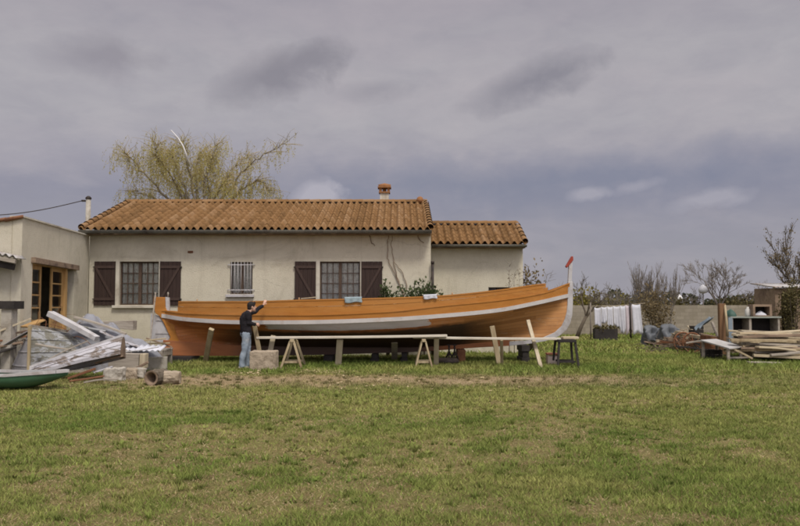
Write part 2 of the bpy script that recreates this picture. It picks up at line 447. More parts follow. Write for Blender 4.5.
class MB:
    def __init__(s):
        s.v, s.f, s.tint, s.smooth = [], [], [], []

    def add(s, verts, faces, tint=None, smooth=False):
        o = len(s.v)
        s.v += [tuple(p) for p in verts]
        s.f += [tuple(i + o for i in f) for f in faces]
        s.tint += [random.random() if tint is None else tint] * len(faces)
        s.smooth += [smooth] * len(faces)

    def box(s, lo, hi, tint=None):
        x0, y0, z0 = lo
        x1, y1, z1 = hi
        s.add([(x0, y0, z0), (x1, y0, z0), (x1, y1, z0), (x0, y1, z0), (x0, y0, z1), (x1, y0, z1), (x1, y1, z1), (x0, y1, z1)],
              [(0, 3, 2, 1), (4, 5, 6, 7), (0, 1, 5, 4), (1, 2, 6, 5), (2, 3, 7, 6), (3, 0, 4, 7)], tint)

    def obox(s, c, size, rot=(0, 0, 0), jitter=0.0):
        R = Euler(rot).to_matrix()
        vs = []
        for z in (-.5, .5):
            for x, y in ((-.5, -.5), (.5, -.5), (.5, .5), (-.5, .5)):
                q = Vector((x * size[0], y * size[1], z * size[2]))
                q += Vector([random.uniform(-jitter, jitter) for _ in range(3)])
                vs.append(Vector(c) + R @ q)
        s.add(vs, [(0, 3, 2, 1), (4, 5, 6, 7), (0, 1, 5, 4), (1, 2, 6, 5), (2, 3, 7, 6), (3, 0, 4, 7)])

    def beam(s, p0, p1, w, h, up=(0, 0, 1), n=1, bend=0.0, w1=None, h1=None):
        """bar of width w (sideways) and height h (along up) from p0 to p1"""
        p0, p1, up = Vector(p0), Vector(p1), Vector(up)
        d = (p1 - p0).normalized()
        sd = d.cross(up)
        if sd.length < 1e-4:
            sd = d.cross(Vector((0, 1, 0)))
        sd.normalize()
        u = sd.cross(d).normalized()
        w1 = w if w1 is None else w1
        h1 = h if h1 is None else h1
        vs, fs = [], []
        for i in range(n + 1):
            t = i / n
            c = p0.lerp(p1, t) + u * bend * math.sin(PI * t)
            a, b_ = (w + (w1 - w) * t) / 2, (h + (h1 - h) * t) / 2
            vs += [c - sd * a - u * b_, c + sd * a - u * b_, c + sd * a + u * b_, c - sd * a + u * b_]
        for i in range(n):
            o = i * 4
            for k in range(4):
                fs.append((o + k, o + (k + 1) % 4, o + 4 + (k + 1) % 4, o + 4 + k))
        fs.append((3, 2, 1, 0))
        e = n * 4
        fs.append((e, e + 1, e + 2, e + 3))
        s.add(vs, fs)

    def tube(s, pts, radii, n=6, cap=True, smooth=True, tint=None):
        pts = [Vector(p) for p in pts]
        if not hasattr(radii, '__len__'):
            radii = [radii] * len(pts)
        vs, fs = [], []
        ref = None
        for i, p in enumerate(pts):
            d = (pts[min(i + 1, len(pts) - 1)] - pts[max(i - 1, 0)])
            d = d.normalized() if d.length > 1e-9 else Vector((0, 0, 1))
            if ref is None:
                ref = Vector((1, 0, 0)) if abs(d.x) < 0.8 else Vector((0, 1, 0))
            a = (ref - d * ref.dot(d)).normalized()
            ref = a
            b_ = d.cross(a)
            r = radii[i]
            rx, ry = r if hasattr(r, '__len__') else (r, r)
            for k in range(n):
                t = 2 * PI * k / n
                vs.append(p + a * math.cos(t) * rx + b_ * math.sin(t) * ry)
        for i in range(len(pts) - 1):
            for k in range(n):
                k2 = (k + 1) % n
                fs.append((i * n + k, i * n + k2, (i + 1) * n + k2, (i + 1) * n + k))
        if cap:
            fs.append(tuple(range(n - 1, -1, -1)))
            fs.append(tuple((len(pts) - 1) * n + k for k in range(n)))
        s.add(vs, fs, tint, smooth)

    def prism(s, poly, y0, y1):
        """polygon in XZ (list of (x, z)) extruded from y0 to y1"""
        n = len(poly)
        vs = [(x, y0, z) for x, z in poly] + [(x, y1, z) for x, z in poly]
        fs = [tuple(range(n)), tuple(range(2 * n - 1, n - 1, -1))]
        for k in range(n):
            k2 = (k + 1) % n
            fs.append((k, n + k, n + k2, k2))
        s.add(vs, fs)

    def strip_prism(s, A, B, y0, y1):
        """band between polylines A and B (equal counts, XZ) extruded in y; safe for curved shapes"""
        n = len(A)
        vs = []
        for (a, b_) in zip(A, B):
            vs += [(a[0], y0, a[1]), (b_[0], y0, b_[1]), (b_[0], y1, b_[1]), (a[0], y1, a[1])]
        fs = [(0, 1, 2, 3), (4 * n - 1, 4 * n - 2, 4 * n - 3, 4 * n - 4)]
        for i in range(n - 1):
            o = 4 * i
            for k in range(4):
                k2 = (k + 1) % 4
                fs.append((o + k, o + 4 + k, o + 4 + k2, o + k2))
        s.add(vs, fs)

    def grid(s, fn, nu, nv, tint=None, smooth=True, flip=False):
        vs = [fn(i / nu, j / nv) for i in range(nu + 1) for j in range(nv + 1)]
        fs = []
        for i in range(nu):
            for j in range(nv):
                a = i * (nv + 1) + j
                q = (a, a + nv + 1, a + nv + 2, a + 1)
                fs.append(q[::-1] if flip else q)
        s.add(vs, fs, tint, smooth)

    def ball(s, c, r, n=10, m=7, smooth=True):
        rx, ry, rz = r if hasattr(r, '__len__') else (r, r, r)
        vs, fs = [], []
        for j in range(1, m):
            ph = PI * j / m
            for i in range(n):
                th = 2 * PI * i / n
                vs.append((c[0] + rx * math.sin(ph) * math.cos(th), c[1] + ry * math.sin(ph) * math.sin(th), c[2] + rz * math.cos(ph)))
        vs.append((c[0], c[1], c[2] + rz))
        vs.append((c[0], c[1], c[2] - rz))
        T, B = len(vs) - 2, len(vs) - 1
        for j in range(m - 2):
            for i in range(n):
                i2 = (i + 1) % n
                fs.append((j * n + i, (j + 1) * n + i, (j + 1) * n + i2, j * n + i2))
        for i in range(n):
            i2 = (i + 1) % n
            fs.append((T, i, i2))
            fs.append((B, (m - 2) * n + i2, (m - 2) * n + i))
        s.add(vs, fs, None, smooth)

    def leaf(s, p, d, size, w=0.35, tint=None):
        d = Vector(d).normalized()
        sd = d.cross(Vector((random.uniform(-1, 1), random.uniform(-1, 1), random.uniform(-1, 1))))
        if sd.length < 1e-3:
            sd = Vector((1, 0, 0))
        sd.normalize()
        p = Vector(p)
        s.add([p, p + d * size * .5 + sd * size * w, p + d * size, p + d * size * .5 - sd * size * w], [(0, 1, 2, 3)], tint)

    def build(s, name, mat, parent=None, bevel=0.0, solid=0.0, base=True):
        me = bpy.data.meshes.new(name)
        if parent is not None:
            off = wloc(parent)
        elif base and s.v:
            a = np.array(s.v)
            lo, hi = a.min(0), a.max(0)
            off = Vector(((lo[0] + hi[0]) / 2, (lo[1] + hi[1]) / 2, lo[2]))
        else:
            off = Vector((0, 0, 0))
        me.from_pydata([(x - off.x, y - off.y, z - off.z) for x, y, z in s.v], [], s.f)
        t = me.attributes.new('tint', 'FLOAT', 'FACE')
        t.data.foreach_set('value', np.array(s.tint, dtype=np.float32))
        me.polygons.foreach_set('use_smooth', np.array(s.smooth, dtype=bool))
        me.materials.append(mat)
        me.update()
        o = bpy.data.objects.new(name, me)
        COL.objects.link(o)
        if parent is not None:
            o.parent = parent
        else:
            o.location = off
        if solid:
            md = o.modifiers.new('solid', 'SOLIDIFY')
            md.thickness = solid
            md.offset = 0
        if bevel:
            md = o.modifiers.new('bevel', 'BEVEL')
            md.width = bevel
            md.segments = 2
            md.limit_method = 'ANGLE'
        return o


def tag(o, label=None, cat=None, group=None, kind=None):
    if label:
        o['label'] = label
    if cat:
        o['category'] = cat
    if group:
        o['group'] = group
    if kind:
        o['kind'] = kind
    return o


def thing(name, label, cat, loc, group=None):
    o = bpy.data.objects.new(name, None)
    o.empty_display_size = 0.2
    COL.objects.link(o)
    o.location = loc
    return tag(o, label, cat, group)


def pch(xs, ys):
    """smooth monotone-ish interpolation through table points"""
    xs, ys = np.array(xs, float), np.array(ys, float)
    h = np.diff(xs)
    d = np.diff(ys) / h
    m_ = np.zeros_like(xs)
    m_[0], m_[-1] = d[0], d[-1]
    for i in range(1, len(xs) - 1):
        m_[i] = 0 if d[i - 1] * d[i] <= 0 else 2 * d[i - 1] * d[i] / (d[i - 1] + d[i])

    def f(x):
        x = min(max(x, xs[0]), xs[-1])
        i = min(max(int(np.searchsorted(xs, x)) - 1, 0), len(h) - 1)
        t = (x - xs[i]) / h[i]
        return float((2 * t ** 3 - 3 * t ** 2 + 1) * ys[i] + (t ** 3 - 2 * t ** 2 + t) * h[i] * m_[i]
                     + (-2 * t ** 3 + 3 * t ** 2) * ys[i + 1] + (t ** 3 - t ** 2) * h[i] * m_[i + 1])
    return f


# ------------------------------------------------------------------ world & light
SUN_EL, SUN_AZ = 58.0, 155.0       # azimuth clockwise from +Y: the sun stands behind the camera, to its right
w = bpy.data.worlds.new('World')
SC.world = w
w.use_nodes = True
nt = w.node_tree
bg = nt.nodes['Background']
STR = 0.1
EXPO = 1.0
bg.inputs['Strength'].default_value = STR
sky = nt.nodes.new('ShaderNodeTexSky')
sky.sky_type = 'NISHITA'
sky.sun_disc = False
sky.sun_elevation = math.radians(SUN_EL)
sky.sun_rotation = math.radians(SUN_AZ)
tc = nt.nodes.new('ShaderNodeTexCoord')
sep = nt.nodes.new('ShaderNodeSeparateXYZ')
nt.links.new(tc.outputs['Generated'], sep.inputs[0])
az = math_n(nt, 'ARCTAN2', sep.outputs[0], sep.outputs[1])
el = math_n(nt, 'ARCSINE', sep.outputs[2])


def wnoise(scale, detail, rough, sx=1.0, sz=2.5, dist=0.3, off=0.0):
    mp = nt.nodes.new('ShaderNodeMapping')
    mp.inputs['Scale'].default_value = (sx, sx, sz)
    mp.inputs['Location'].default_value = (off, off * .7, 0)
    nt.links.new(tc.outputs['Generated'], mp.inputs[0])
    n = N(nt, 'ShaderNodeTexNoise', Scale=scale, Detail=detail, Roughness=rough, Distortion=dist)
    nt.links.new(mp.outputs[0], n.inputs['Vector'])
    return n.outputs['Fac']


nA = wnoise(5.0, 8, 0.6)
nB = wnoise(14.0, 8, 0.62, off=3.1)
nC = wnoise(20.0, 6, 0.55, sz=1.25, off=1.7)
nD = wnoise(11.0, 6, 0.55, sz=1.2, off=5.2)
el_w = math_n(nt, 'ADD', el, math_n(nt, 'MULTIPLY', math_n(nt, 'SUBTRACT', nA, 0.5), 0.10))
def S(r, g_, b_):   # picture colour to scene colour
    f = lambda q: (q / 255 / 12.92 if q < 10 else ((q / 255 + 0.055) / 1.055) ** 2.4)
    return (f(r), f(g_), f(b_))
cl = ramp(nt, math_n(nt, 'DIVIDE', el_w, 0.8),
          [(0.0, S(146, 144, 153)), (0.09, S(141, 139, 149)), (0.165, S(137, 135, 148)), (0.215, S(150, 146, 155)),
           (0.28, S(164, 160, 164)), (0.38, S(163, 159, 163)), (0.48, S(152, 147, 154)), (1.0, S(160, 157, 161))])
cl = mixc(nt, ramp(nt, nB, [(0.35, 0.0), (0.75, 0.32)]), cl, S(128, 125, 137))
cl = mixc(nt, ramp(nt, nA, [(0.45, 0.0), (0.75, 0.42)]), cl, S(176, 168, 171))


def blob(px, py, rx, ry, col, amt, soft=0.55, tilt=0.0):
    """a cloud of its own, at a fixed bearing and height in the sky"""
    global cl
    a0, e0 = math.atan2((px - 400) / F, 1), math.atan((304 - py) / F)
    du = math_n(nt, 'ADD', math_n(nt, 'SUBTRACT', az, a0), math_n(nt, 'MULTIPLY', math_n(nt, 'SUBTRACT', nC, 0.5), 0.05))
    dv = math_n(nt, 'ADD', math_n(nt, 'SUBTRACT', el, e0), math_n(nt, 'MULTIPLY', math_n(nt, 'SUBTRACT', nD, 0.5), 0.035))
    dv = math_n(nt, 'SUBTRACT', dv, math_n(nt, 'MULTIPLY', du, tilt))
    u = math_n(nt, 'POWER', math_n(nt, 'ABSOLUTE', math_n(nt, 'DIVIDE', du, rx / F)), 2.0)
    v = math_n(nt, 'POWER', math_n(nt, 'ABSOLUTE', math_n(nt, 'DIVIDE', dv, ry / F)), 2.0)
    r = math_n(nt, 'SQRT', math_n(nt, 'ADD', u, v))
    r = math_n(nt, 'ADD', r, math_n(nt, 'MULTIPLY', math_n(nt, 'SUBTRACT', nC, 0.5), 1.5))
    k = ramp(nt, math_n(nt, 'MULTIPLY', r, 0.5), [(0.5 - soft / 2, amt), (0.5 + soft / 3, 0.0)])
    cl = mixc(nt, k, cl, col)


blob(270, 80, 48, 20, S(129, 125, 132), 0.9, 0.75, 0.25)
blob(305, 62, 34, 14, S(129, 125, 132), 0.75, 0.7, 0.2)
blob(98, 70, 42, 17, S(136, 131, 138), 0.75, 0.75, 0.0)
blob(535, 84, 58, 15, S(128, 125, 133), 0.9, 0.75, 0.30)
blob(370, 88, 28, 10, S(139, 135, 142), 0.6, 0.8, 0.1)
blob(590, 184, 310, 24, S(118, 121, 139), 0.85, 0.9, 0.02)
blob(318, 198, 24, 15, S(166, 162, 171), 0.9, 0.35, 0.0)
blob(588, 201, 18, 6, S(157, 154, 164), 0.8, 0.5, 0.1)
blob(640, 192, 20, 6, S(154, 151, 162), 0.6, 0.6, 0.3)
blob(715, 206, 34, 8, S(156, 153, 163), 0.8, 0.5, 0.15)
# the sky behind the camera is brighter: thin cloud in front of the sun
dotn = nt.nodes.new('ShaderNodeVectorMath')
dotn.operation = 'DOT_PRODUCT'
nt.links.new(tc.outputs['Generated'], dotn.inputs[0])
sd = Vector((math.sin(math.radians(SUN_AZ)) * math.cos(math.radians(SUN_EL)), math.cos(math.radians(SUN_AZ)) * math.cos(math.radians(SUN_EL)), math.sin(math.radians(SUN_EL))))
dotn.inputs[1].default_value = sd
glow = N(nt, 'ShaderNodeMapRange')
glow.interpolation_type = 'SMOOTHSTEP'
glow.inputs['From Min'].default_value = 0.0
glow.inputs['From Max'].default_value = 1.0
glow.inputs['To Min'].default_value = 1.0
glow.inputs['To Max'].default_value = 3.4
nt.links.new(dotn.outputs['Value'], glow.inputs['Value'])
sc_ = nt.nodes.new('ShaderNodeVectorMath')
sc_.operation = 'SCALE'
nt.links.new(cl, sc_.inputs[0])
nt.links.new(math_n(nt, 'MULTIPLY', glow.outputs[0], 2 ** -0.82 / STR), sc_.inputs['Scale'])
fin = mixc(nt, 0.97, sky.outputs[0], sc_.outputs[0])
nt.links.new(fin, bg.inputs[0])

ld = bpy.data.lights.new('sun', 'SUN')
ld.energy = 1.5
ld.angle = math.radians(14)
ld.color = (1.0, 0.93, 0.83)
so = bpy.data.objects.new('sun', ld)
COL.objects.link(so)
so.rotation_euler = (-sd).to_track_quat('-Z', 'Y').to_euler()

# ------------------------------------------------------------------ ground
def vnoise(x, y, scale, seed):
    """smooth value noise in numpy, 0..1"""
    x, y = x / scale, y / scale
    xi, yi = np.floor(x).astype(np.int64), np.floor(y).astype(np.int64)
    fx, fy = x - xi, y - yi
    fx, fy = fx * fx * (3 - 2 * fx), fy * fy * (3 - 2 * fy)

    def h(a, b_):
        n = (a * 374761393 + b_ * 668265263 + seed * 974711) & 0x7fffffff
        n = ((n ^ (n >> 13)) * 1274126177) & 0x7fffffff
        return ((n ^ (n >> 16)) & 0xffff) / 65535.0
    return (h(xi, yi) * (1 - fx) + h(xi + 1, yi) * fx) * (1 - fy) + (h(xi, yi + 1) * (1 - fx) + h(xi + 1, yi + 1) * fx) * fy


def fbm(x, y, scale, seed, o=4):
    r, a, t = 0, 1.0, 0
    for i in range(o):
        r = r + a * vnoise(x, y, scale / 2 ** i, seed + i)
        t += a
        a *= 0.6
    return r / t


def lawn_nodes(nt, b, blade):
    """lawn colour from position: green, yellowed, thatch and a bare strip in front of the boat"""
    ge = nt.nodes.new('ShaderNodeNewGeometry')
    pos = ge.outputs['Position']

    def pn(scale, detail, rough, st=(1, 1, 0), dist=0.0):
        mp = nt.nodes.new('ShaderNodeMapping')
        mp.inputs['Scale'].default_value = st
        nt.links.new(pos, mp.inputs[0])
        n = N(nt, 'ShaderNodeTexNoise', Scale=scale, Detail=detail, Roughness=rough, Distortion=dist)
        nt.links.new(mp.outputs[0], n.inputs['Vector'])
        return n.outputs['Fac']
    big = pn(0.28, 6, 0.6, (1, 1.4, 0))
    mid = pn(1.5, 7, 0.65, (1, 1.3, 0), 0.4)
    green = ramp(nt, mid, [(0.3, (0.10, 0.16, 0.03)), (0.55, (0.178, 0.228, 0.052)), (0.75, (0.285, 0.305, 0.09))])
    yel = ramp(nt, mid, [(0.3, (0.215, 0.24, 0.062)), (0.7, (0.355, 0.34, 0.12))])
    sq = nt.nodes.new('ShaderNodeSeparateXYZ')
    nt.links.new(pos, sq.inputs[0])
    lane = ramp(nt, math_n(nt, 'DIVIDE', math_n(nt, 'ADD', sq.outputs[1], math_n(nt, 'MULTIPLY', big, 2.0)), 40), [(12.2 / 40, 0.0), (13.6 / 40, 0.14), (15.6 / 40, 0.14), (16.8 / 40, 0.0)])
    c = mixc(nt, ramp(nt, math_n(nt, 'ADD', big, lane), [(0.42, 0.0), (0.62, 0.85)]), green, yel)
    if not blade:
        th = pn(3.2, 9, 0.75, (1, 1.4, 0), 0.8)
        c = mixc(nt, ramp(nt, th, [(0.40, 0.4), (0.62, 0.95)]), c, (0.19, 0.135, 0.062))
        fine = pn(45, 5, 0.7)
        c = mixc(nt, ramp(nt, fine, [(0.4, 0.0), (0.7, 0.5)]), c, (0.07, 0.055, 0.025))
    # bare, dry strip about 15 to 18 m out
    sp = nt.nodes.new('ShaderNodeSeparateXYZ')
    nt.links.new(pos, sp.inputs[0])
    yy = math_n(nt, 'ADD', sp.outputs[1], math_n(nt, 'MULTIPLY', math_n(nt, 'SUBTRACT', pn(0.9, 7, 0.65), 0.5), 2.6))
    band = ramp(nt, math_n(nt, 'DIVIDE', yy, 40), [(15.1 / 40, 0.0), (16.2 / 40, 1.0), (17.6 / 40, 1.0), (18.4 / 40, 0.0)])
    xb = ramp(nt, math_n(nt, 'DIVIDE', math_n(nt, 'ABSOLUTE', math_n(nt, 'ADD', sp.outputs[0], 0.6)), 10), [(0.42, 1.0), (0.72, 0.25)])
    band = math_n(nt, 'MULTIPLY', math_n(nt, 'MULTIPLY', band, xb), 0.62 if blade else 0.9)
    dirt = ramp(nt, pn(5, 7, 0.7), [(0.35, (0.24, 0.175, 0.10)), (0.7, (0.36, 0.275, 0.165))])
    c = mixc(nt, band, c, dirt)
    if blade:
        t = N(nt, 'ShaderNodeAttribute', attribute_name='tint')
        dry = ramp(nt, t.outputs['Fac'], [(0.84, 0.0), (0.9, 1.0)])
        straw = ramp(nt, t.outputs['Fac'], [(0.86, (0.27, 0.19, 0.09)), (0.95, (0.38, 0.285, 0.15)), (1.0, (0.50, 0.41, 0.25))])
        lum = ramp(nt, t.outputs['Fac'], [(0.0, 0.5), (0.84, 1.4)])
        c = mixc(nt, 1.0, c, lum, 'MULTIPLY')
        c = mixc(nt, dry, c, straw)
    nt.links.new(c, b.inputs['Base Color'])
    b.inputs['Roughness'].default_value = 0.85
    b.inputs['Specular IOR Level'].default_value = 0.12
    return c


m, nt, b = new_mat('lawn_soil')
lawn_nodes(nt, b, False)
add_bump(nt, b, noise(nt, 14, 8, 0.75), 0.9, 0.06)
MAT['lawn'] = m
m, nt, b = new_mat('grass_blades')
c = lawn_nodes(nt, b, True)
tl = nt.nodes.new('ShaderNodeBsdfTranslucent')
nt.links.new(c, tl.inputs[0])
mx = nt.nodes.new('ShaderNodeMixShader')
mx.inputs[0].default_value = 0.25
nt.links.new(b.outputs[0], mx.inputs[1])
nt.links.new(tl.outputs[0], mx.inputs[2])
nt.links.new(mx.outputs[0], nt.nodes['Material Output'].inputs[0])
MAT['blades'] = m

gm = MB()
gm.add([(-2500, -60, 0), (2500, -60, 0), (2500, 4000, 0), (-2500, 4000, 0)], [(0, 1, 2, 3)])
tag(gm.build('ground', MAT['lawn'], base=False), kind='structure')


def mesh_np(name, V, nv_per, mat, tint):
    """many separate faces of nv_per corners each"""
    n = len(V) // nv_per
    me = bpy.data.meshes.new(name)
    me.vertices.add(len(V))
    me.vertices.foreach_set('co', V.astype(np.float32).ravel())
    me.loops.add(len(V))
    me.loops.foreach_set('vertex_index', np.arange(len(V), dtype=np.int32))
    me.polygons.add(n)
    me.polygons.foreach_set('loop_start', np.arange(0, len(V), nv_per, dtype=np.int32))
    me.polygons.foreach_set('loop_total', np.full(n, nv_per, dtype=np.int32))
    t = me.attributes.new('tint', 'FLOAT', 'FACE')
    t.data.foreach_set('value', tint.astype(np.float32))
    me.materials.append(mat)
    me.update(calc_edges=True)
    me.validate()
    o = bpy.data.objects.new(name, me)
    COL.objects.link(o)
    return o


def blades():
    Vs, Ts = [], []
    for (d0, d1, dens, h, wd) in ((4.3, 8, 4200, 0.034, 0.0045), (8, 12, 2300, 0.036, 0.006), (12, 18.5, 950, 0.042, 0.009),
                                  (18.5, 26, 420, 0.075, 0.013), (26, 44, 95, 0.10, 0.03)):
        half = 0.56
        side = 3.2      # the lawn runs on past both edges of the view
        A = half * (d1 ** 2 - d0 ** 2) + 2 * side * (d1 - d0)
        n = int(A * dens)
        y = np.sqrt(RNG.uniform(d0 ** 2, d1 ** 2, n))
        x = RNG.uniform(-1, 1, n) * (half * y + side)
        cl_ = fbm(x, y, 0.55, 3)
        pat = .58 * fbm(x, y, .55, 21, 4) + .42 * fbm(x, y, 2.6, 57, 4) + .045 * np.clip(1 - np.abs(y - 8.6) / 2.6, 0, 1) - .06 * np.clip((y - 18.3) / 1.0, 0, 1)
        bare = np.clip(1 - np.abs(y + (fbm(x, y, 1.5, 9) - .5) * 2.4 - 16.9) / 1.1, 0, 1) * np.clip((6.6 - np.abs(x + .6)) / 2, 0.25, 1)
        thin = np.clip((pat - 0.55) * 9, 0, 0.25)
        keep = RNG.uniform(0, 1, n) > np.maximum(np.maximum(0.5 - cl_, 0) * 0.7, np.maximum(thin, bare * 0.85))
        x, y, cl_, pat, bare = x[keep], y[keep], cl_[keep], pat[keep], bare[keep]
        n = len(x)
        dry = RNG.uniform(0, 1, n) < (0.10 + 0.72 * np.clip((pat - 0.53) * 12, 0, 1) + 0.6 * bare)
        hh = h * (0.45 + 1.1 * cl_) * RNG.uniform(0.6, 1.4, n)
        near_boat = (y > 18.8) & (y < 23.5)
        hh = np.where(near_boat, hh * 1.3, hh)
        th = RNG.uniform(0, 2 * PI, n)
        lean = RNG.uniform(0.3, 1.6, n) * hh
        lean = np.where(dry, h * RNG.uniform(0.6, 2.4, n), lean)
        hh = np.where(dry, hh * RNG.uniform(.1, .5, n), hh)
        ld = RNG.uniform(0, 2 * PI, n)
        ww = wd * RNG.uniform(0.6, 1.3, n)
        a = np.stack([x - np.cos(th) * ww, y - np.sin(th) * ww, np.full(n, -.004)], 1)
        b_ = np.stack([x + np.cos(th) * ww, y + np.sin(th) * ww, np.full(n, -.004)], 1)
        c_ = np.stack([x + np.cos(ld) * lean, y + np.sin(ld) * lean, hh], 1)
        Vs.append(np.stack([a, b_, c_], 1).reshape(-1, 3))
        Ts.append(np.where(dry, RNG.uniform(0.86, 1, n), RNG.uniform(0, 0.82, n)))
    # weedy tufts: clumps of longer, darker blades
    nt_ = 2600
    ty = np.sqrt(RNG.uniform(4.5 ** 2, 24 ** 2, nt_))
    tx = RNG.uniform(-1, 1, nt_) * (.56 * ty + 3)
    for kx_, ky_, hmul in ((0, 26, 1.0), (1, 9, .45), (2, 30, 1.0)):
        wide = 1.0
        if kx_ == 1:      # flat broad-leaved weeds
            nt_, wide = 1500, 2.2
            ty = np.sqrt(RNG.uniform(4.5 ** 2, 16 ** 2, nt_))
            tx = RNG.uniform(-1, 1, nt_) * (.56 * ty + 3)
        if kx_ == 2:      # longer grass left standing round the props and blocks
            nt_, wide, hmul = 1500, 1.0, 1.35
            ty = RNG.uniform(20.0, 23.2, nt_)
            tx = RNG.uniform(-7.5, 5.5, nt_)
        r = np.abs(RNG.normal(0, .055, (nt_, ky_)))
        an = RNG.uniform(0, 2 * PI, (nt_, ky_))
        hs_ = RNG.uniform(.035, .085, (nt_, 1)) * RNG.uniform(.6, 1.1, (nt_, ky_)) * hmul
        bx, by = tx[:, None] + r * np.cos(an), ty[:, None] + r * np.sin(an)
        o = RNG.uniform(.3, 1.0, (nt_, ky_)) * hs_ * (2.0 if kx_ == 1 else 1)
        wd_ = (.0035 + ty[:, None] * .00035) * RNG.uniform(.7, 1.3, (nt_, ky_)) * wide
        pa = an + PI / 2
        A_ = np.stack([bx - wd_ * np.cos(pa), by - wd_ * np.sin(pa), np.zeros_like(bx)], -1)
        B_ = np.stack([bx + wd_ * np.cos(pa), by + wd_ * np.sin(pa), np.zeros_like(bx)], -1)
        C_ = np.stack([bx + np.cos(an) * o, by + np.sin(an) * o, hs_], -1)
        Vs.append(np.stack([A_, B_, C_], 2).reshape(-1, 3))
        Ts.append(np.repeat(RNG.uniform(0, .5, nt_), ky_))
    return tag(mesh_np('grass', np.concatenate(Vs), 3, MAT['blades'], np.concatenate(Ts)), 'short patchy lawn grass with dry straw mixed in', 'grass', kind='stuff')


blades()

# loose wood shavings on the lawn in front of the boat
sv = []
for (px, py, sx, sy, k) in ((318, 371, 10, 1.2, 220), (338, 372, 6, 1.0, 120), (252, 373, 10, 1.2, 90), (300, 383, 130, 5, 90), (480, 383, 90, 5, 60)):
    for _ in range(k):
        ppx, ppy = random.gauss(px, sx), random.gauss(py, sy)
        d = EYE * F / max(ppy - HORIZON, 30)
        x, y = (ppx - 400) / F * d, d
        a = random.uniform(0, 2 * PI)
        l, w_ = random.uniform(.012, .04), random.uniform(.005, .012)
        z = random.uniform(.012, .05)
        for sx_, sy_ in ((-l, -w_), (l, -w_), (l, w_), (-l, w_)):
            sv.append((x + sx_ * math.cos(a) - sy_ * math.sin(a), y + sx_ * math.sin(a) + sy_ * math.cos(a), z + sx_ * random.uniform(-.3, .3)))
tag(mesh_np('wood_shavings', np.array(sv), 4, MAT['chips'], RNG.uniform(0, 1, len(sv) // 4)), 'pale wood shavings scattered on the lawn before the boat', 'shavings', kind='stuff')


# ------------------------------------------------------------------ houses
def wall_open(mb, x0, x1, z0, z1, y, holes, depth=0.2, top=None):
    """front wall in plane y (facing -y) with real openings and reveals"""
    xs = sorted({x0, x1, *[h[0] for h in holes], *[h[1] for h in holes]})
    zs = sorted({z0, z1, *[h[2] for h in holes], *[h[3] for h in holes]})
    for i in range(len(xs) - 1):
        for j in range(len(zs) - 1):
            cx, cz = (xs[i] + xs[i + 1]) / 2, (zs[j] + zs[j + 1]) / 2
            if any(h[0] < cx < h[1] and h[2] < cz < h[3] for h in holes):
                continue
            a, b_, c_, d_ = xs[i], xs[i + 1], zs[j], zs[j + 1]
            mb.add([(a, y, c_), (b_, y, c_), (b_, y, d_), (a, y, d_)], [(0, 1, 2, 3)])
            mb.add([(a, y + depth, c_), (b_, y + depth, c_), (b_, y + depth, d_), (a, y + depth, d_)], [(3, 2, 1, 0)])
    for (a, b_, c_, d_) in holes:
        e = y + depth
        mb.add([(a, y, c_), (a, e, c_), (a, e, d_), (a, y, d_)], [(0, 1, 2, 3)])
        mb.add([(b_, y, c_), (b_, e, c_), (b_, e, d_), (b_, y, d_)], [(3, 2, 1, 0)])
        mb.add([(a, y, d_), (a, e, d_), (b_, e, d_), (b_, y, d_)], [(0, 1, 2, 3)])
        mb.add([(a, y, c_), (a, e, c_), (b_, e, c_), (b_, y, c_)], [(3, 2, 1, 0)])


def tiled_roof(x0, x1, yE, zE, yR, zR, pitch=0.225, rowlen=0.40):
    """one slope of canal tiles: barrel covers over channels, each course lapping the one below"""
    mb = MB()
    L = math.hypot(yR - yE, zR - zE)
    ncol = max(1, round((x1 - x0) / pitch))
    pw = (x1 - x0) / ncol
    nrow = max(1, round(L / rowlen))
    uy, uz = (yR - yE) / L, (zR - zE) / L
    ny, nz = -uz, uy
    prof = []
    for k in range(6):
        p = k / 5
        prof.append((p * .58, 0.02 + .074 * math.sin(PI * p) ** 0.8))
    for k in range(1, 4):
        p = k / 4
        prof.append((.58 + p * .42, 0.02 - .045 * math.sin(PI * p)))
    P = len(prof)
    colt = [random.uniform(.1, .9) for _ in range(ncol)]
    colshift = [random.uniform(-.035, .035) for _ in range(ncol)]
    for r in range(nrow):
        for c_ in range(ncol):
            t = min(1, max(0, colt[c_] + random.gauss(0, .22)))
            jl, jh = random.uniform(-.025, .02), random.uniform(-.006, .010)
            s0, s1 = (r - .06) * L / nrow + jl + colshift[c_] * (0.4 if r else 0.3), (r + 1.02) * L / nrow
            vs = []
            for (s, lift, sc) in ((s0, .017 + jh, 1.0), (s1, .0 + jh, .95)):
                for k in range(P + 1):
                    pu, h = prof[k] if k < P else (1.0, 0.02)
                    hh = h * sc + lift
                    x = x0 + (c_ + pu) * pw
                    vs.append((x, yE + uy * s + ny * hh, zE + uz * s + nz * hh))
            q = P + 1
            low = []
            for k in range(q):   # thickness at the lower edge
                x, y, z = vs[k]
                low.append((x, y - ny * .02, z - nz * .02))
            o = 2 * q
            vs += low
            fs = [(k, k + 1, q + k + 1, q + k) for k in range(P)] + [(o + k, o + k + 1, k + 1, k) for k in range(P)]
            mb.add(vs, fs, t, True)
    # board under the tiles
    e = -.012
    mb.add([(x0, yE + .06 * uy + ny * e, zE + .06 * uz + nz * e), (x1, yE + .06 * uy + ny * e, zE + .06 * uz + nz * e), (x1, yR + ny * e, zR + nz * e), (x0, yR + ny * e, zR + nz * e)], [(0, 1, 2, 3)], 0.0)
    return mb


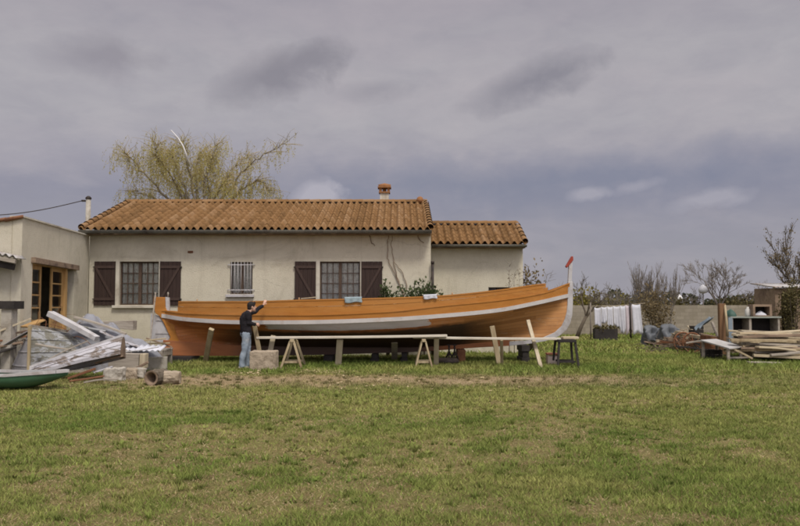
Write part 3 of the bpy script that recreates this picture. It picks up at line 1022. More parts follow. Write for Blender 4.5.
def ridge_tiles(mb, x0, x1, y, z, n, r=.11):
    st = (x1 - x0) / n
    for i in range(n):
        t = random.random()
        vs, fs = [], []
        for (x, rr) in ((x0 + i * st - .03, r * .92), (x0 + (i + 1) * st, r * 1.05)):
            for k in range(9):
                a = PI * k / 8
                vs.append((x, y + math.cos(a) * rr * 1.15, z + math.sin(a) * rr - .02))
        fs = [(k, k + 1, 9 + k + 1, 9 + k) for k in range(8)]
        mb.add(vs, fs, t, True)


def window(parent, x0, x1, z0, z1, y, cols, rows, curtain=True):
    """casement in an opening: frame, glazing bars, glass, curtain behind"""
    f = MB()
    t = .045
    yy = y + .10
    f.box((x0, yy, z0), (x0 + t, yy + .06, z1))
    f.box((x1 - t, yy, z0), (x1, yy + .06, z1))
    f.box((x0 + t, yy, z0), (x1 - t, yy + .06, z0 + t))
    f.box((x0 + t, yy, z1 - t), (x1 - t, yy + .06, z1))
    cx = (x0 + x1) / 2
    f.box((cx - .05, yy - .012, z0 + t), (cx + .05, yy + .062, z1 - t))
    for (a, b_) in ((x0 + t, cx - .05), (cx + .05, x1 - t)):
        for i in range(1, cols):
            x = a + (b_ - a) * i / cols
            f.box((x - .012, yy + .01, z0 + t), (x + .012, yy + .045, z1 - t))
        for j in range(1, rows):
            z = z0 + t + (z1 - z0 - 2 * t) * j / rows
            f.box((a, yy + .012, z - .012), (b_, yy + .043, z + .012))
    fr = f.build('window', MAT['frame_wood'], parent)
    for (a, b_) in ((x0 + t, cx - .05), (cx + .05, x1 - t)):
        p = MB()
        p.add([(a, yy + .03, z0 + t), (b_, yy + .03, z0 + t), (b_, yy + .03, z1 - t), (a, yy + .03, z1 - t)], [(0, 1, 2, 3)])
        p.build('pane', MAT['glass'], fr)
    if curtain:
        for (a, b_) in ((x0 + t, cx - .01), (cx + .01, x1 - t)):
            p = MB()
            ph = random.uniform(0, 6)
            p.grid(lambda u, v: (a + (b_ - a) * u, yy + .085 + .018 * math.sin(u * 34 + ph) * (0.5 + v * .5), z0 + .03 + (z1 - z0 - .06) * v), 40, 4)
            p.build('curtain', MAT['lace'], fr)
    # dim room behind, so the opening looks into depth
    return fr


def shutter(parent, x0, x1, z0, z1, y, flip):
    s = MB()
    nb = 5
    wd = (x1 - x0) / nb
    for i in range(nb):
        s.box((x0 + i * wd + .003, y - .045 - random.uniform(0, .003), z0), (x0 + (i + 1) * wd - .003, y - .012, z1))
    sh = s.build('shutter', MAT['dark_wood'], parent)
    bt = MB()
    for z in (z0 + .16, z1 - .22):
        bt.box((x0 + .02, y - .072, z), (x1 - .02, y - .049, z + .085))
    a, b_ = (x1 - .07, x0 + .07) if flip else (x0 + .07, x1 - .07)
    bt.beam((a, y - .06, z1 - .22), (b_, y - .06, z0 + .245), .022, .075, (0, 0, 1))
    bt.build('batten', MAT['shutter_line'], sh)
    hx = x0 if not flip else x1
    for z in (z0 + .2, z1 - .18):
        h = MB()
        h.box((hx - .03, y - .08, z - .015), (hx + .03, y - .005, z + .015))
        h.build('hinge', MAT['iron'], sh)
    return sh


HY = 25.0        # front wall of the house
ES, RS = 24.55, 28.85
hx0, hx1 = gx(88, HY), gx(431, HY)
ez, rz = gz(229.5, ES), gz(203, RS)
house = thing('house', 'long cream rendered house with low orange tiled roof and brown shutters behind the boat', 'house', ((hx0 + hx1) / 2, HY + 4, 0))
W1 = (gx(118.5, HY), gx(158, HY), gz(305, HY), gz(261.5, HY))
W3 = (gx(319.5, HY), gx(360, HY), gz(305, HY), gz(261.5, HY))
W2 = (gx(229.5, HY), gx(252, HY), gz(294, HY), gz(262, HY))
mb = MB()
wtop = ez - .05
wall_open(mb, hx0, hx1, 0, wtop, HY, [W1, W2, W3])
# gables and back
yb = 2 * RS - HY
for x in (hx0, hx1):
    sgn = 1 if x == hx1 else -1
    mb.add([(x, HY, 0), (x, yb, 0), (x, yb, wtop), (x, RS, rz - .06), (x, HY, wtop)], [(0, 1, 2, 3, 4)])
    xi = x - sgn * .2
    mb.add([(xi, HY + .2, 0), (xi, yb, 0), (xi, yb, wtop), (xi, RS, rz - .06), (xi, HY + .2, wtop)], [(4, 3, 2, 1, 0)])
mb.add([(hx0, yb, 0), (hx1, yb, 0), (hx1, yb, wtop), (hx0, yb, wtop)], [(3, 2, 1, 0)])
mb.build('wall', MAT['plaster'], house)
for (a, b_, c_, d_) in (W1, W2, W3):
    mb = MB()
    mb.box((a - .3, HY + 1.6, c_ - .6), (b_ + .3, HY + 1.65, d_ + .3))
    mb.build('room_shade', MAT['inside_shade'], house)
rx0, rx1 = gx(77, ES), gx(432.5, ES)
mb = tiled_roof(rx0, rx1, ES, ez, RS, rz)
L = RS - ES
mb2 = tiled_roof(rx0, rx1, RS + L, ez, RS, rz)
mb.add(mb2.v, mb2.f)
mb.tint = mb.tint[:len(mb.tint) - len(mb2.f)] + mb2.tint
mb.smooth = mb.smooth[:len(mb.smooth) - len(mb2.f)] + mb2.smooth
ridge_tiles(mb, rx0 + .02, rx1 - .02, RS, rz + .05, 28)
for x in (rx1 - .06, rx0 + .06):       # verge tiles
    for i in range(11):
        t0, t1 = i / 11, (i + 1.08) / 11
        p0 = Vector((x, ES + (RS - ES) * t0, ez + (rz - ez) * t0 + .075))
        p1 = Vector((x, ES + (RS - ES) * min(t1, 1), ez + (rz - ez) * min(t1, 1) + .05))
        mb.tube([p0, p1], [(.105), (.09)], 10, False)
roof = mb.build('roof', MAT['tile'], house)
mb = MB()
gy = ES - .05
n = 10
gzc = ez - .075
mb.grid(lambda u, v: (rx0 + .02 + (rx1 - rx0 - .04) * u, gy - .075 * math.cos(PI * v), gzc + .03 - .085 * math.sin(PI * v)), 1, 8)
mb.tube([(rx0 + .02, gy - .075, gzc + .035), (rx1 - .02, gy - .075, gzc + .035)], .012, 6)
mb.build('gutter', MAT['gutter'], house, solid=.006)
mb = MB()
mb.box((rx0 + .03, ES + .09, ez - .16), (rx1 - .03, ES + .115, ez - .01))
mb.box((rx0 + .03, ES + .118, ez - .15), (rx1 - .03, HY + .1, ez - .13))
mb.build('fascia', MAT['beam_wood'], house)
# corbels of vent and chimney
ch = MB()
cp = at(384.5, 201, 29.0)
cw = .16
ch.box((cp.x - cw, 28.85, rz - .35), (cp.x + cw, 29.17, gz(193.5, 29)))
chim = ch.build('chimney', MAT['trim'], house)
cc = MB()
zt = gz(193.5, 29)
cc.box((cp.x - .21, 28.80, zt), (cp.x + .21, 29.22, zt + .05))
for sx in (-.15, .15):
    for yy in (28.87, 29.15):
        cc.box((cp.x + sx - .05, yy - .05, zt + .05), (cp.x + sx + .05, yy + .05, zt + .19))
cc.box((cp.x - .07, 28.95, zt + .05), (cp.x + .07, 29.07, zt + .19))
cc.box((cp.x - .25, 28.76, zt + .19), (cp.x + .25, 29.26, zt + .235))
cc.tube([(cp.x - .2, 29.01, zt + .225), (cp.x, 29.01, zt + .30), (cp.x + .2, 29.01, zt + .225)], [.12, .09, .12], 8)
cc.build('chimney_cap', MAT['terracotta'], chim)
vt = MB()
vx = gx(420, RS)
vt.tube([(vx, RS - .15, rz + .1), (vx, RS + .15, rz + .1)], [.13, .13], 10)
vt.build('vent_tile', MAT['terracotta'], roof)

pd = (21.0 / F) * HY
for (wn, lab) in ((W1, 0), (W3, 1)):
    wf = window(house, *wn, HY, 3, 4)
    s = MB()
    s.box((wn[0] - .20, HY - .10, wn[2] - .10), (wn[1] + .2, HY + .10, wn[2] - .012))
    s.build('sill', MAT['trim'], wf, bevel=.01)
    for (xa_, xb_) in ((wn[0] - .12, wn[0]), (wn[1], wn[1] + .05)):
        s = MB()
        s.box((xa_, HY - .012, wn[2] - .01), (xb_, HY + .02, wn[3] + .03))
        s.build('surround', MAT['trim'], wf)
    shutter(house, wn[0] - .125 - pd, wn[0] - .125, wn[2] - .01, wn[3] + .0, HY, False)
    shutter(house, wn[1] + .04, wn[1] + .04 + pd, wn[2] - .01, wn[3] + .0, HY, True)
wf = window(house, *W2, HY, 1, 1, True)
s = MB()
s.box((W2[0] - .12, HY - .10, W2[2] - .10), (W2[1] + .06, HY + .10, W2[2] - .012))
s.build('sill', MAT['white_paint'], wf, bevel=.01)
s = MB()
for i in range(7):
    x = W2[0] + (W2[1] - W2[0]) * (i + .5) / 7
    s.tube([(x, HY - .05, W2[2] + .0), (x, HY - .05, W2[3] + .0)], .010, 6)
for z in (W2[2] + .13, W2[3] - .09):
    s.beam((W2[0] - .06, HY - .05, z), (W2[1] + .06, HY - .05, z), .014, .035)
    for x in (W2[0] - .06, W2[1] + .06):
        s.beam((x, HY - .06, z), (x, HY + .02, z), .025, .025)
s.build('security_bars', MAT['white_paint'], wf)
v = MB()
vc = at(190.5, 252, HY)
v.box((vc.x - .085, HY - .02, vc.z - .035), (vc.x + .085, HY + .0, vc.z + .035))
for k in range(3):
    v.box((vc.x - .075, HY - .03, vc.z - .025 + k * .02), (vc.x + .075, HY - .021, vc.z - .015 + k * .02))
v.build('wall_vent', MAT['rust'], house)
dp = MB()
px_ = gx(432.7, 24.85)
dp.tube([(px_, 24.88, 0), (px_, 24.88, gz(263, 24.85))], .045, 8)
dp.tube([(px_, 24.88, gz(263, 24.85) - .02), (px_, 24.88, gz(263, 24.85) + .06)], .058, 8)
for z in (1.0, 2.2):
    dp.box((px_ - .06, 24.83, z), (px_ + .05, 24.96, z + .04))
dp.build('drainpipe', MAT['iron'], house)

# extension on the right
EY = 26.4
ee, er = 26.0, 28.0
exx1 = gx(523.5, EY)
exx0 = hx1 + .003
eez, erz = gz(243.5, ee), gz(224.5, er)
ext = thing('annexe', 'low cream annexe with its own tiled roof joined to the right of the long house', 'annexe', ((exx0 + exx1) / 2, EY + 2, 0))
WX = (gx(488.7, EY), gx(510, EY), 1.25, gz(287.2, EY))
mb = MB()
wall_open(mb, exx0, exx1, 0, eez - .05, EY, [WX])
ybk = 2 * er - EY
mb.add([(exx1, EY, 0), (exx1, ybk, 0), (exx1, ybk, eez - .05), (exx1, er, erz - .05), (exx1, EY, eez - .05)], [(0, 1, 2, 3, 4)])
mb.add([(exx0, ybk, 0), (exx1, ybk, 0), (exx1, ybk, eez - .05), (exx0, ybk, eez - .05)], [(3, 2, 1, 0)])
mb.build('wall', MAT['plaster'], ext)
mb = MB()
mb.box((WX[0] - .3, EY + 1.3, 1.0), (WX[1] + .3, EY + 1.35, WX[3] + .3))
mb.build('room_shade', MAT['inside_shade'], ext)
window(ext, *WX, EY, 1, 2, False)
xr0, xr1 = hx1 + .05, gx(527.5, ee)
mb = tiled_roof(xr0, xr1, ee, eez, er, erz, .25, .38)
m2 = tiled_roof(xr0, xr1, 2 * er - ee, eez, er, erz, .25, .38)
n0 = len(mb.f)
mb.add(m2.v, m2.f)
mb.tint[n0:] = m2.tint
mb.smooth[n0:] = m2.smooth
ridge_tiles(mb, xr0 + .02, xr1 - .05, er, erz + .05, 9)
for i in range(5):
    t0, t1 = i / 5, (i + 1.08) / 5
    mb.tube([(xr1 - .05, ee + (er - ee) * t0, eez + (erz - eez) * t0 + .075), (xr1 - .05, ee + (er - ee) * min(1, t1), eez + (erz - eez) * min(1, t1) + .05)], [.105, .09], 10, False)
mb.build('roof', MAT['tile'], ext)
mb = MB()
gyy, gzz = ee - .05, eez - .075
mb.grid(lambda u, v: (xr0 + .02 + (xr1 - xr0 - .03) * u, gyy - .07 * math.cos(PI * v), gzz + .03 - .08 * math.sin(PI * v)), 1, 8)
mb.build('gutter', MAT['gutter'], ext, solid=.008)
mb = MB()
mb.box((xr0 + .03, ee + .09, eez - .15), (xr1 - .03, ee + .115, eez - .01))
mb.box((xr0 + .03, ee + .118, eez - .14), (xr1 - .03, EY + .1, eez - .12))
mb.build('fascia', MAT['beam_wood'], ext)

# wing on the left: its long side runs from the near corner to the house front
WA, WB = Vector((at(20.5, 300, 19.5).x, 19.5)), Vector((at(88, 300, 24.98).x, 24.98))
WT = gz(217.5, 19.5)


def wing_t(px):
    """fraction along the wing's side wall seen at px"""
    lo, hi = 0.0, 1.0
    for _ in range(40):
        mid = (lo + hi) / 2
        p = WA.lerp(WB, mid)
        if CX + F * p.x / (p.y * math.cos(PITCH)) < px:
            lo = mid
        else:
            hi = mid
    return lo


WL = (WB - WA).length
WD = (WB - WA).normalized()
wing = thing('side_building', 'grey cream flat topped side building with honey wood glazed doors left of the house', 'building', (WA.x - 2, 22, 0))
WAng = math.atan2(WD.y, WD.x)


def wp(t, z, off=0.0):
    """point on the wing's side wall, t metres from the near corner; off > 0 goes inside"""
    n = Vector((-WD.y, WD.x))
    p = WA + WD * t + n * off
    return (p.x, p.y, z)


t0, t1 = wing_t(31.5) * WL, wing_t(73.5) * WL
dz0, dz1 = 0.45, gz(262.5, WA.lerp(WB, t0 / WL).y)
mb = MB()
for (a, b_, c_, d_) in ((0, t0, 0, WT), (t1, WL, 0, WT), (t0, t1, dz1, WT), (t0, t1, 0, dz0)):
    mb.add([wp(a, c_), wp(b_, c_), wp(b_, d_), wp(a, d_)], [(0, 1, 2, 3)])
    mb.add([wp(a, c_, .25), wp(b_, c_, .25), wp(b_, d_, .25), wp(a, d_, .25)], [(3, 2, 1, 0)])
for a in (t0, t1):
    mb.add([wp(a, dz0), wp(a, dz0, .25), wp(a, dz1, .25), wp(a, dz1)], [(0, 1, 2, 3)])
mb.add([wp(t0, dz0), wp(t1, dz0), wp(t1, dz0, .25), wp(t0, dz0, .25)], [(0, 1, 2, 3)])
mb.add([wp(t0, dz1), wp(t1, dz1), wp(t1, dz1, .25), wp(t0, dz1, .25)], [(3, 2, 1, 0)])
XL = -15.5
WT2 = WT - .85
mb.add([(XL, 19.5, 0), (WA.x, 19.5, 0), (WA.x, 19.5, WT), (XL, 19.5, WT2)], [(0, 1, 2, 3)])
mb.add([(XL, 19.5, 0), (XL, 24.98, 0), (XL, 24.98, WT2), (XL, 19.5, WT2)], [(0, 1, 2, 3)])
mb.add([(XL, 24.98, 0), (WB.x, 24.98, 0), (WB.x, 24.98, WT), (XL, 24.98, WT2)], [(3, 2, 1, 0)])
mb.add([(XL, 19.5, WT2 - .02), (WA.x, 19.5, WT - .02), (WB.x, 24.98, WT - .02), (XL, 24.98, WT2 - .02)], [(0, 1, 2, 3)])
mb.build('wall', MAT['plaster_wing'], wing)
rf = MB()
# front verge of tiles, coping along the side
k = 14
for i in range(k):
    x0_, x1_ = WA.x + .03 - (WA.x - XL) * (i / k), WA.x + .03 - (WA.x - XL) * ((i + 1.05) / k)
    z0_, z1_ = WT + .05 - .85 * i / k, WT + .03 - .85 * (i + 1.05) / k
    rf.tube([(x0_, 19.46, z0_ - .03), (x1_, 19.46, z1_ - .03)], [.045, .055], 9)
rf.build('verge_tile', MAT['rust'], wing)
cpn = MB()
cpn.add([wp(-.02, WT, -.04), wp(WL, WT, -.04), wp(WL, WT + .04, -.04), wp(-.02, WT + .04, -.04),
         wp(-.02, WT, .3), wp(WL, WT, .3), wp(WL, WT + .04, .3), wp(-.02, WT + .04, .3)],
        [(0, 1, 2, 3), (7, 6, 5, 4), (3, 2, 6, 7), (0, 3, 7, 4), (1, 5, 6, 2), (0, 4, 5, 1)])
cpn.build('coping', MAT['trim'], wing)
lt = MB()
lt.beam(Vector(wp(t0 - .1, dz1 + .06, -.03)), Vector(wp(t1 + .15, dz1 + .02, -.03)), .16, .15, n=3)
lt.build('lintel', MAT['beam_wood'], wing, bevel=.01)
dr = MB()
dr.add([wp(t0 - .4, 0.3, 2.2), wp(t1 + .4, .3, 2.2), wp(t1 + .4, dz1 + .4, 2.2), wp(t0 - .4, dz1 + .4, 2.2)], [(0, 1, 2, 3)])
dr.build('room_shade', MAT['inside_shade'], wing)


def door_leaf(a, b_, off0, off1, name='door'):
    """glazed leaf between wall fractions, 4 panes above a panel"""
    A, B = Vector(wp(a, 0, off0)), Vector(wp(b_, 0, off1))
    d = (B - A)
    W = d.length
    d.normalize()
    nn = Vector((-d.y, d.x, 0))
    f = MB()

    def bar(u0, u1, z0_, z1_, th=.045):
        vs = []
        for z in (z0_, z1_):
            for (u, s_) in ((u0, -1), (u1, -1), (u1, 1), (u0, 1)):
                p = A + d * u + nn * s_ * th / 2
                vs.append((p.x, p.y, z))
        f.add(vs, [(0, 3, 2, 1), (4, 5, 6, 7), (0, 1, 5, 4), (1, 2, 6, 5), (2, 3, 7, 6), (3, 0, 4, 7)])
    st = .10
    bar(0, st, dz0 + .02, dz1 - .05)
    bar(W - st, W, dz0 + .02, dz1 - .05)
    bar(st, W - st, dz1 - .16, dz1 - .05, .043)
    bar(st, W - st, dz0 + .02, dz0 + .14, .043)
    bar(st, W - st, dz0 + .14, dz0 + .72, .025)
    zz = np.linspace(dz0 + .76, dz1 - .16, 5)
    bar(st, W - st, dz0 + .70, dz0 + .78, .043)
    for z in zz[1:-1]:
        bar(st, W - st, z - .02, z + .02, .04)
    o = f.build(name, MAT['door_wood'], wing)
    g_ = MB()
    p0, p1 = A + d * st, A + d * (W - st)
    g_.add([(p0.x, p0.y, dz0 + .78), (p1.x, p1.y, dz0 + .78), (p1.x, p1.y, dz1 - .16), (p0.x, p0.y, dz1 - .16)], [(0, 1, 2, 3)])
    g_.build('pane', MAT['glass'], o)
    h = MB()
    hp = A + d * (W - .05)
    h.box((hp.x - .02, hp.y - .05, dz0 + 1.0), (hp.x + .02, hp.y + .05, dz0 + 1.14))
    h.build('handle', MAT['iron'], o)


ta, tb, tc_, td = (wing_t(q) * WL for q in (33, 44.5, 54.5, 66))
door_leaf(ta, tb, .12, .12)
door_leaf(tc_, td, .12, .12)
fr = MB()
for (a, b_) in ((t0, ta), (td, td + .18)):
    fr.add([wp(a, dz0, .03), wp(b_, dz0, .03), wp(b_, dz1, .03), wp(a, dz1, .03), wp(a, dz0, .2), wp(b_, dz0, .2), wp(b_, dz1, .2), wp(a, dz1, .2)],
           [(0, 1, 2, 3), (7, 6, 5, 4), (0, 4, 5, 1), (3, 2, 6, 7), (0, 3, 7, 4), (1, 5, 6, 2)])
fr.add([wp(ta, dz1 - .05, .03), wp(td, dz1 - .05, .03), wp(td, dz1 - .001, .03), wp(ta, dz1 - .001, .03), wp(ta, dz1 - .05, .2), wp(td, dz1 - .05, .2), wp(td, dz1 - .001, .2), wp(ta, dz1 - .001, .2)],
       [(0, 1, 2, 3), (7, 6, 5, 4), (0, 4, 5, 1), (3, 2, 6, 7), (0, 3, 7, 4), (1, 5, 6, 2)])
fr.build('door_frame', MAT['door_wood'], wing)

# lean-to with corrugated sheet at the left edge
ly0, ly1 = 19.0, 19.47
lx1 = gx(24.5, ly1)
lean = thing('lean_to', 'small lean-to with corrugated sheet roof on dark timbers', 'lean-to', (lx1 - 1.2, 19.2, 0))
mb = MB()
zl0 = gz(257.0, ly0)
mb.grid(lambda u, v: (lx1 - 3 + 3 * u, ly0 + (ly1 - ly0) * v, zl0 + .20 * (1 - u) * 3 + .032 * math.cos(u * 3 / .17 * 2 * PI)), 150, 2)
mb.build('corrugated_roof', MAT['zinc'], lean, solid=.012)
mb = MB()
mb.beam((lx1 - 3, ly0 + .06, zl0 + .48), (lx1 - .06, ly0 + .06, zl0 - .10), .07, .10)
mb.build('beam', MAT['grey_wood'], lean)
mb = MB()
mb.beam((lx1 - 3, ly0 + .2, zl0 + .33), (lx1 - .16, ly0 + .2, zl0 - .24), .09, .15)
mb.build('rafter', MAT['black_wood'], lean)
mb = MB()
mb.beam((lx1 - .75, ly0 + .2, 0), (lx1 - .75, ly0 + .2, zl0 - .12), .11, .11, up=(0, 1, 0))
mb.build('post', MAT['black_wood'], lean)
sh = thing('shelf', 'rough dark shelf plank on a pale masonry pier under the lean-to', 'shelf', (gx(8, 18.6), 18.7, 0))
mb = MB()
mb.box((gx(-60, 18.6), 18.45, gz(309, 18.6)), (gx(16.5, 18.6), 18.95, gz(301, 18.6)))
mb.build('plank', MAT['black_wood'], sh)
mb = MB()
mb.box((gx(3, 18.6), 18.5, 0), (gx(13, 18.6), 18.8, gz(309.1, 18.6)))
mb.build('pier', MAT['concrete'], sh)

# mast and cable
pm = at(86.3, 300, 26.3)
mst = thing('service_pole', 'grey concrete service pole with cable rising between the two roofs', 'pole', (pm.x, 26.3, 0))
mb = MB()
mb.tube([(pm.x, 26.3, 0), (pm.x, 26.3, gz(199, 26.3))], [.10, .085], 8)
mb.build('shaft', MAT['concrete'], mst)
mb = MB()
zt = gz(199, 26.3)
mb.tube([(pm.x, 26.3, zt), (pm.x, 26.3, zt + .05), (pm.x, 26.3, zt + .10)], [.11, .10, .04], 8)
mb.box((pm.x - .2, 26.2, zt - .10), (pm.x - .08, 26.28, zt - .04))
mb.build('cap', MAT['iron'], mst)
mb = MB()
a, b_ = Vector((pm.x - .2, 26.24, zt - .07)), at(-60, 215, 23.5)
mb.tube([a.lerp(b_, i / 16) - Vector((0, 0, .20 * math.sin(PI * i / 16))) for i in range(17)], .016, 5)
tag(mb.build('overhead_cable', MAT['iron']), 'thin black overhead cable running left from the service pole', 'cable')

# ------------------------------------------------------------------ the big boat
BY = 22.1
boat = thing('wooden_boat', 'long orange double-ended wooden boat with white strake propped on the lawn', 'boat', (-1, BY, 0))
keelz = pch([-6.8, -4.5, 0, 2.3, 3.1, 4.3], [.20, .19, .285, .43, .475, .60])
z0f = pch([-6.8, -6.3, -4.5, 0, 2.3, 3.1, 4.4], [.62, .58, .46, .42, .53, .60, .72])


def zfun(pairs, lift=0.0):
    """heights along the boat from photo readings (px, py, half-breadth there)"""
    xs, zs = [], []
    for (px, py, hb) in pairs:
        d = BY - hb
        xs.append(gx(px, d))
        zs.append(gz(py, d) + lift)
    return pch(xs, zs)


wale = zfun([(160, 313.5, .0), (185, 317.5, .6), (240, 320.3, 1.15), (300, 320.2, 1.36), (389, 317.4, 1.4), (440, 314, 1.36), (497, 308.5, 1.1), (537, 301, .6), (572, 293, .0)])
seam = zfun([(160, 310.5, .0), (185, 313.5, .6), (240, 315, 1.15), (300, 315.2, 1.36), (389, 311.8, 1.4), (440, 306.3, 1.36), (497, 300.7, 1.1), (545, 293, .5), (574, 282, .0)])
wash = zfun([(170, 301.3, .4), (240, 301.3, 1.15), (300, 299.8, 1.36), (368, 298.3, 1.4), (437, 295.8, 1.36), (497, 290, 1.1), (545, 283.6, .5), (556, 283, .3)])
stern_x = pch([.35, .6, .7, .95, 1.3, 2.0], [-6.30, -6.34, -6.42, -6.58, -6.72, -6.78])
bow_x = pch([.6, .70, .80, .95, 1.3, 1.9, 2.4], [3.7, 4.18, 4.40, 4.57, 4.70, 4.75, 4.77])
LEV = [  # (fraction of height keel->wale bottom, max half-breadth, p, q)
    (0.0, .055, 40, 1), (.13, .36, 2.0, 2.3), (.34, .78, 2.1, 1.9), (.66, 1.20, 2.2, 1.5), (1.0, 1.40, 2.5, .95)]
WH = .105


def level_end(fr, side):
    """where a level meets the stem or sternpost"""
    x = 4.3 if side > 0 else -6.5
    for _ in range(12):
        zk, zw = z0f(x), wale(x) - WH
        z = zk + (zw - zk) * fr
        x = bow_x(z) if side > 0 else stern_x(z)
    return x


ENDS = [(level_end(l[0], -1), level_end(l[0], 1)) for l in LEV]


def hb_shape(t, p, q, bm):
    return max(bm * max(1 - abs(2 * t - 1) ** p, 0) ** q, .05)


def hull_pt(t, v):
    """v 0 keel .. 1 wale bottom, interpolated over the levels"""
    ys, zs, xs = [], [], []
    for l, (a, b_) in zip(LEV, ENDS):
        x = a + (b_ - a) * t
        zk, zw = z0f(x), wale(x) - WH
        xs.append(x)
        zs.append(zk + (zw - zk) * l[0])
        ys.append(hb_shape(t, l[2], l[3], l[1]))
    fr = [0, .25, .5, .75, 1]
    # natural-ish curve through the levels
    return pch(fr, xs)(v), pch(fr, ys)(v), pch(fr, zs)(v)


def side_hb(x, extra=0.0):
    """half-breadth at and above the wale"""
    a, b_ = ENDS[-1]
    t = min(max((x - a) / (b_ - a), 0), 1)
    return hb_shape(t, 2.5, .95, 1.40) + extra


NU, NV = 96, 22
hm = bpy.data.meshes.new('hull')
hv, hf, girth, along = [], [], [], []
for sgn in (-1, 1):
    o = len(hv)
    for i in range(NU + 1):
        t = 0.5 - 0.5 * math.cos(PI * i / NU)
        col = [hull_pt(t, j / NV) for j in range(NV + 1)]
        gsum = 0
        gl_ = [0] * (NV + 1)
        for j in range(NV - 1, -1, -1):
            a, b_ = col[j], col[j + 1]
            gsum += math.hypot(a[1] - b_[1], a[2] - b_[2])
            gl_[j] = gsum
        tot = max(gsum, .01)
        for j, (x, y, z) in enumerate(col):
            hv.append((x + 1, sgn * y, z))
            girth.append(gl_[j] * (0.55 + 0.45 * 1.55 / max(tot, .8)))
            along.append(x)
    for i in range(NU):
        for j in range(NV):
            a = o + i * (NV + 1) + j
            q = (a, a + NV + 1, a + NV + 2, a + 1)
            hf.append(q if sgn < 0 else q[::-1])
hm.from_pydata(hv, [], hf)
for nme, dat in (('girth', girth), ('along', along)):
    hm.attributes.new(nme, 'FLOAT', 'POINT').data.foreach_set('value', np.array(dat, dtype=np.float32))
hm.polygons.foreach_set('use_smooth', np.ones(len(hf), bool))
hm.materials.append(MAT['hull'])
ho = bpy.data.objects.new('hull', hm)
COL.objects.link(ho)
ho.parent = boat


def band(name, mat, zlo, zhi, x0, x1, out0, out1, thick, sides=(-1, 1), n=80, parent=None):
    mb = MB()
    for s_ in sides:
        vs, fs = [], []
        for i in range(n + 1):
            t = 0.5 - 0.5 * math.cos(PI * i / n) if x1 - x0 > 10 else i / n
            x = x0 + (x1 - x0) * t
            h = side_hb(x)
            for (yy, zz) in ((h + out0, zlo(x)), (h + out1, zhi(x)), (h + out1 - thick, zhi(x)), (h + out0 - thick, zlo(x))):
                vs.append((x, BY + s_ * max(yy, .012), zz))
        for i in range(n):
            for k in range(4):
                k2 = (k + 1) % 4
                q = (4 * i + k, 4 * i + 4 + k, 4 * i + 4 + k2, 4 * i + k2)
                fs.append(q if s_ < 0 else q[::-1])
        e = 4 * n
        fs += [(0, 1, 2, 3), (e + 3, e + 2, e + 1, e)]
        mb.add(vs, fs)
    return mb.build(name, mat, parent or boat)


xa, xb = ENDS[-1]
band('wale', MAT['wale_paint'], lambda x: wale(x) - WH, wale, xa - .02, xb + .02, .045, .045, .06)
band('bulwark', MAT['orange'], lambda x: wale(x), lambda x: seam(x), xa - .02, xb + .06, .005, .02, .05)
band('cap_rail', MAT['orange'], lambda x: seam(x) - .012, lambda x: seam(x) + .022, xa - .02, xb + .06, .035, .035, .085)
wx0, wx1 = gx(176.5, 21.7), gx(549, 21.6)
midz = lambda x: seam(x) + .022 + (wash(x) - seam(x) - .022) * .52
for s_ in (-1, 1):
    wl = band('washboard', MAT['orange'], lambda x: seam(x) + .022, lambda x: midz(x) - .004, wx0, wx1, .004, .008, .028, (s_,))
    band('plank', MAT['orange'], lambda x: midz(x) + .002, wash, wx0 + .02, wx1 - .06, .016, .018, .028, (s_,), parent=wl)
    band('rub_strip', MAT['orange'], lambda x: wash(x) - .03, lambda x: wash(x) + .006, wx0 + .03, wx1 - .1, .03, .03, .05, (s_,), parent=wl)
# deck with camber, hatch
mb = MB()
mb.grid(lambda u, v: ((lambda x: (x, BY + (2 * v - 1) * max(side_hb(x) - .03, .02), wale(x) - .02 + .06 * (1 - (2 * v - 1) ** 2)))(xa + .05 + (xb - xa - .1) * u)), 60, 8, flip=True)
mb.build('deck', MAT['deck'], boat)
mb = MB()
mb.box((-2.6, BY - .6, 1.2), (-.4, BY + .6, 1.5))
mb.box((-2.66, BY - .66, 1.5), (-.34, BY + .66, 1.53))
mb.build('hatch', MAT['deck'], boat)


def pxl(pts, d=BY):
    return [(lambda p: (p.x, p.z))(at(x, y, d)) for x, y in pts]


kx = np.linspace(gx(164, BY), gx(509, BY), 40)
mb = MB()
mb.strip_prism([(x, z0f(x) + .03) for x in kx], [(x, keelz(x)) for x in kx], BY - .075, BY + .075)
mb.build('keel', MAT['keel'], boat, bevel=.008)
mb = MB()
so_ = pxl([(572.4, 281.5), (572.6, 292), (572.5, 304), (571.8, 315), (570, 323), (566, 330), (558, 336.5), (545, 341), (527, 344), (507, 345.8)])
si_ = pxl([(567.6, 281.5), (567.4, 292), (567.0, 304), (566.2, 312), (564.2, 319), (561, 326), (554, 332.4), (543, 337.2), (525, 340.6), (507, 342)])
mb.strip_prism(so_, si_, BY - .065, BY + .065)
stem = mb.build('stem', MAT['white_paint'], boat, bevel=.01)
mb = MB()
mb.prism(pxl([(567.8, 281.6), (571.4, 281.6), (572.2, 261.6), (568.6, 265.4)]), BY - .06, BY + .06)
ph = mb.build('prow_post', MAT['white_paint'], boat, bevel=.01)
mb = MB()
mb.prism(pxl([(565.4, 266.4), (571.4, 256.2), (572.7, 256.6), (572.9, 260.2), (566.6, 268.0)]), BY - .075, BY + .075)
mb.build('prow_tip', MAT['red_paint'], ph, bevel=.012)
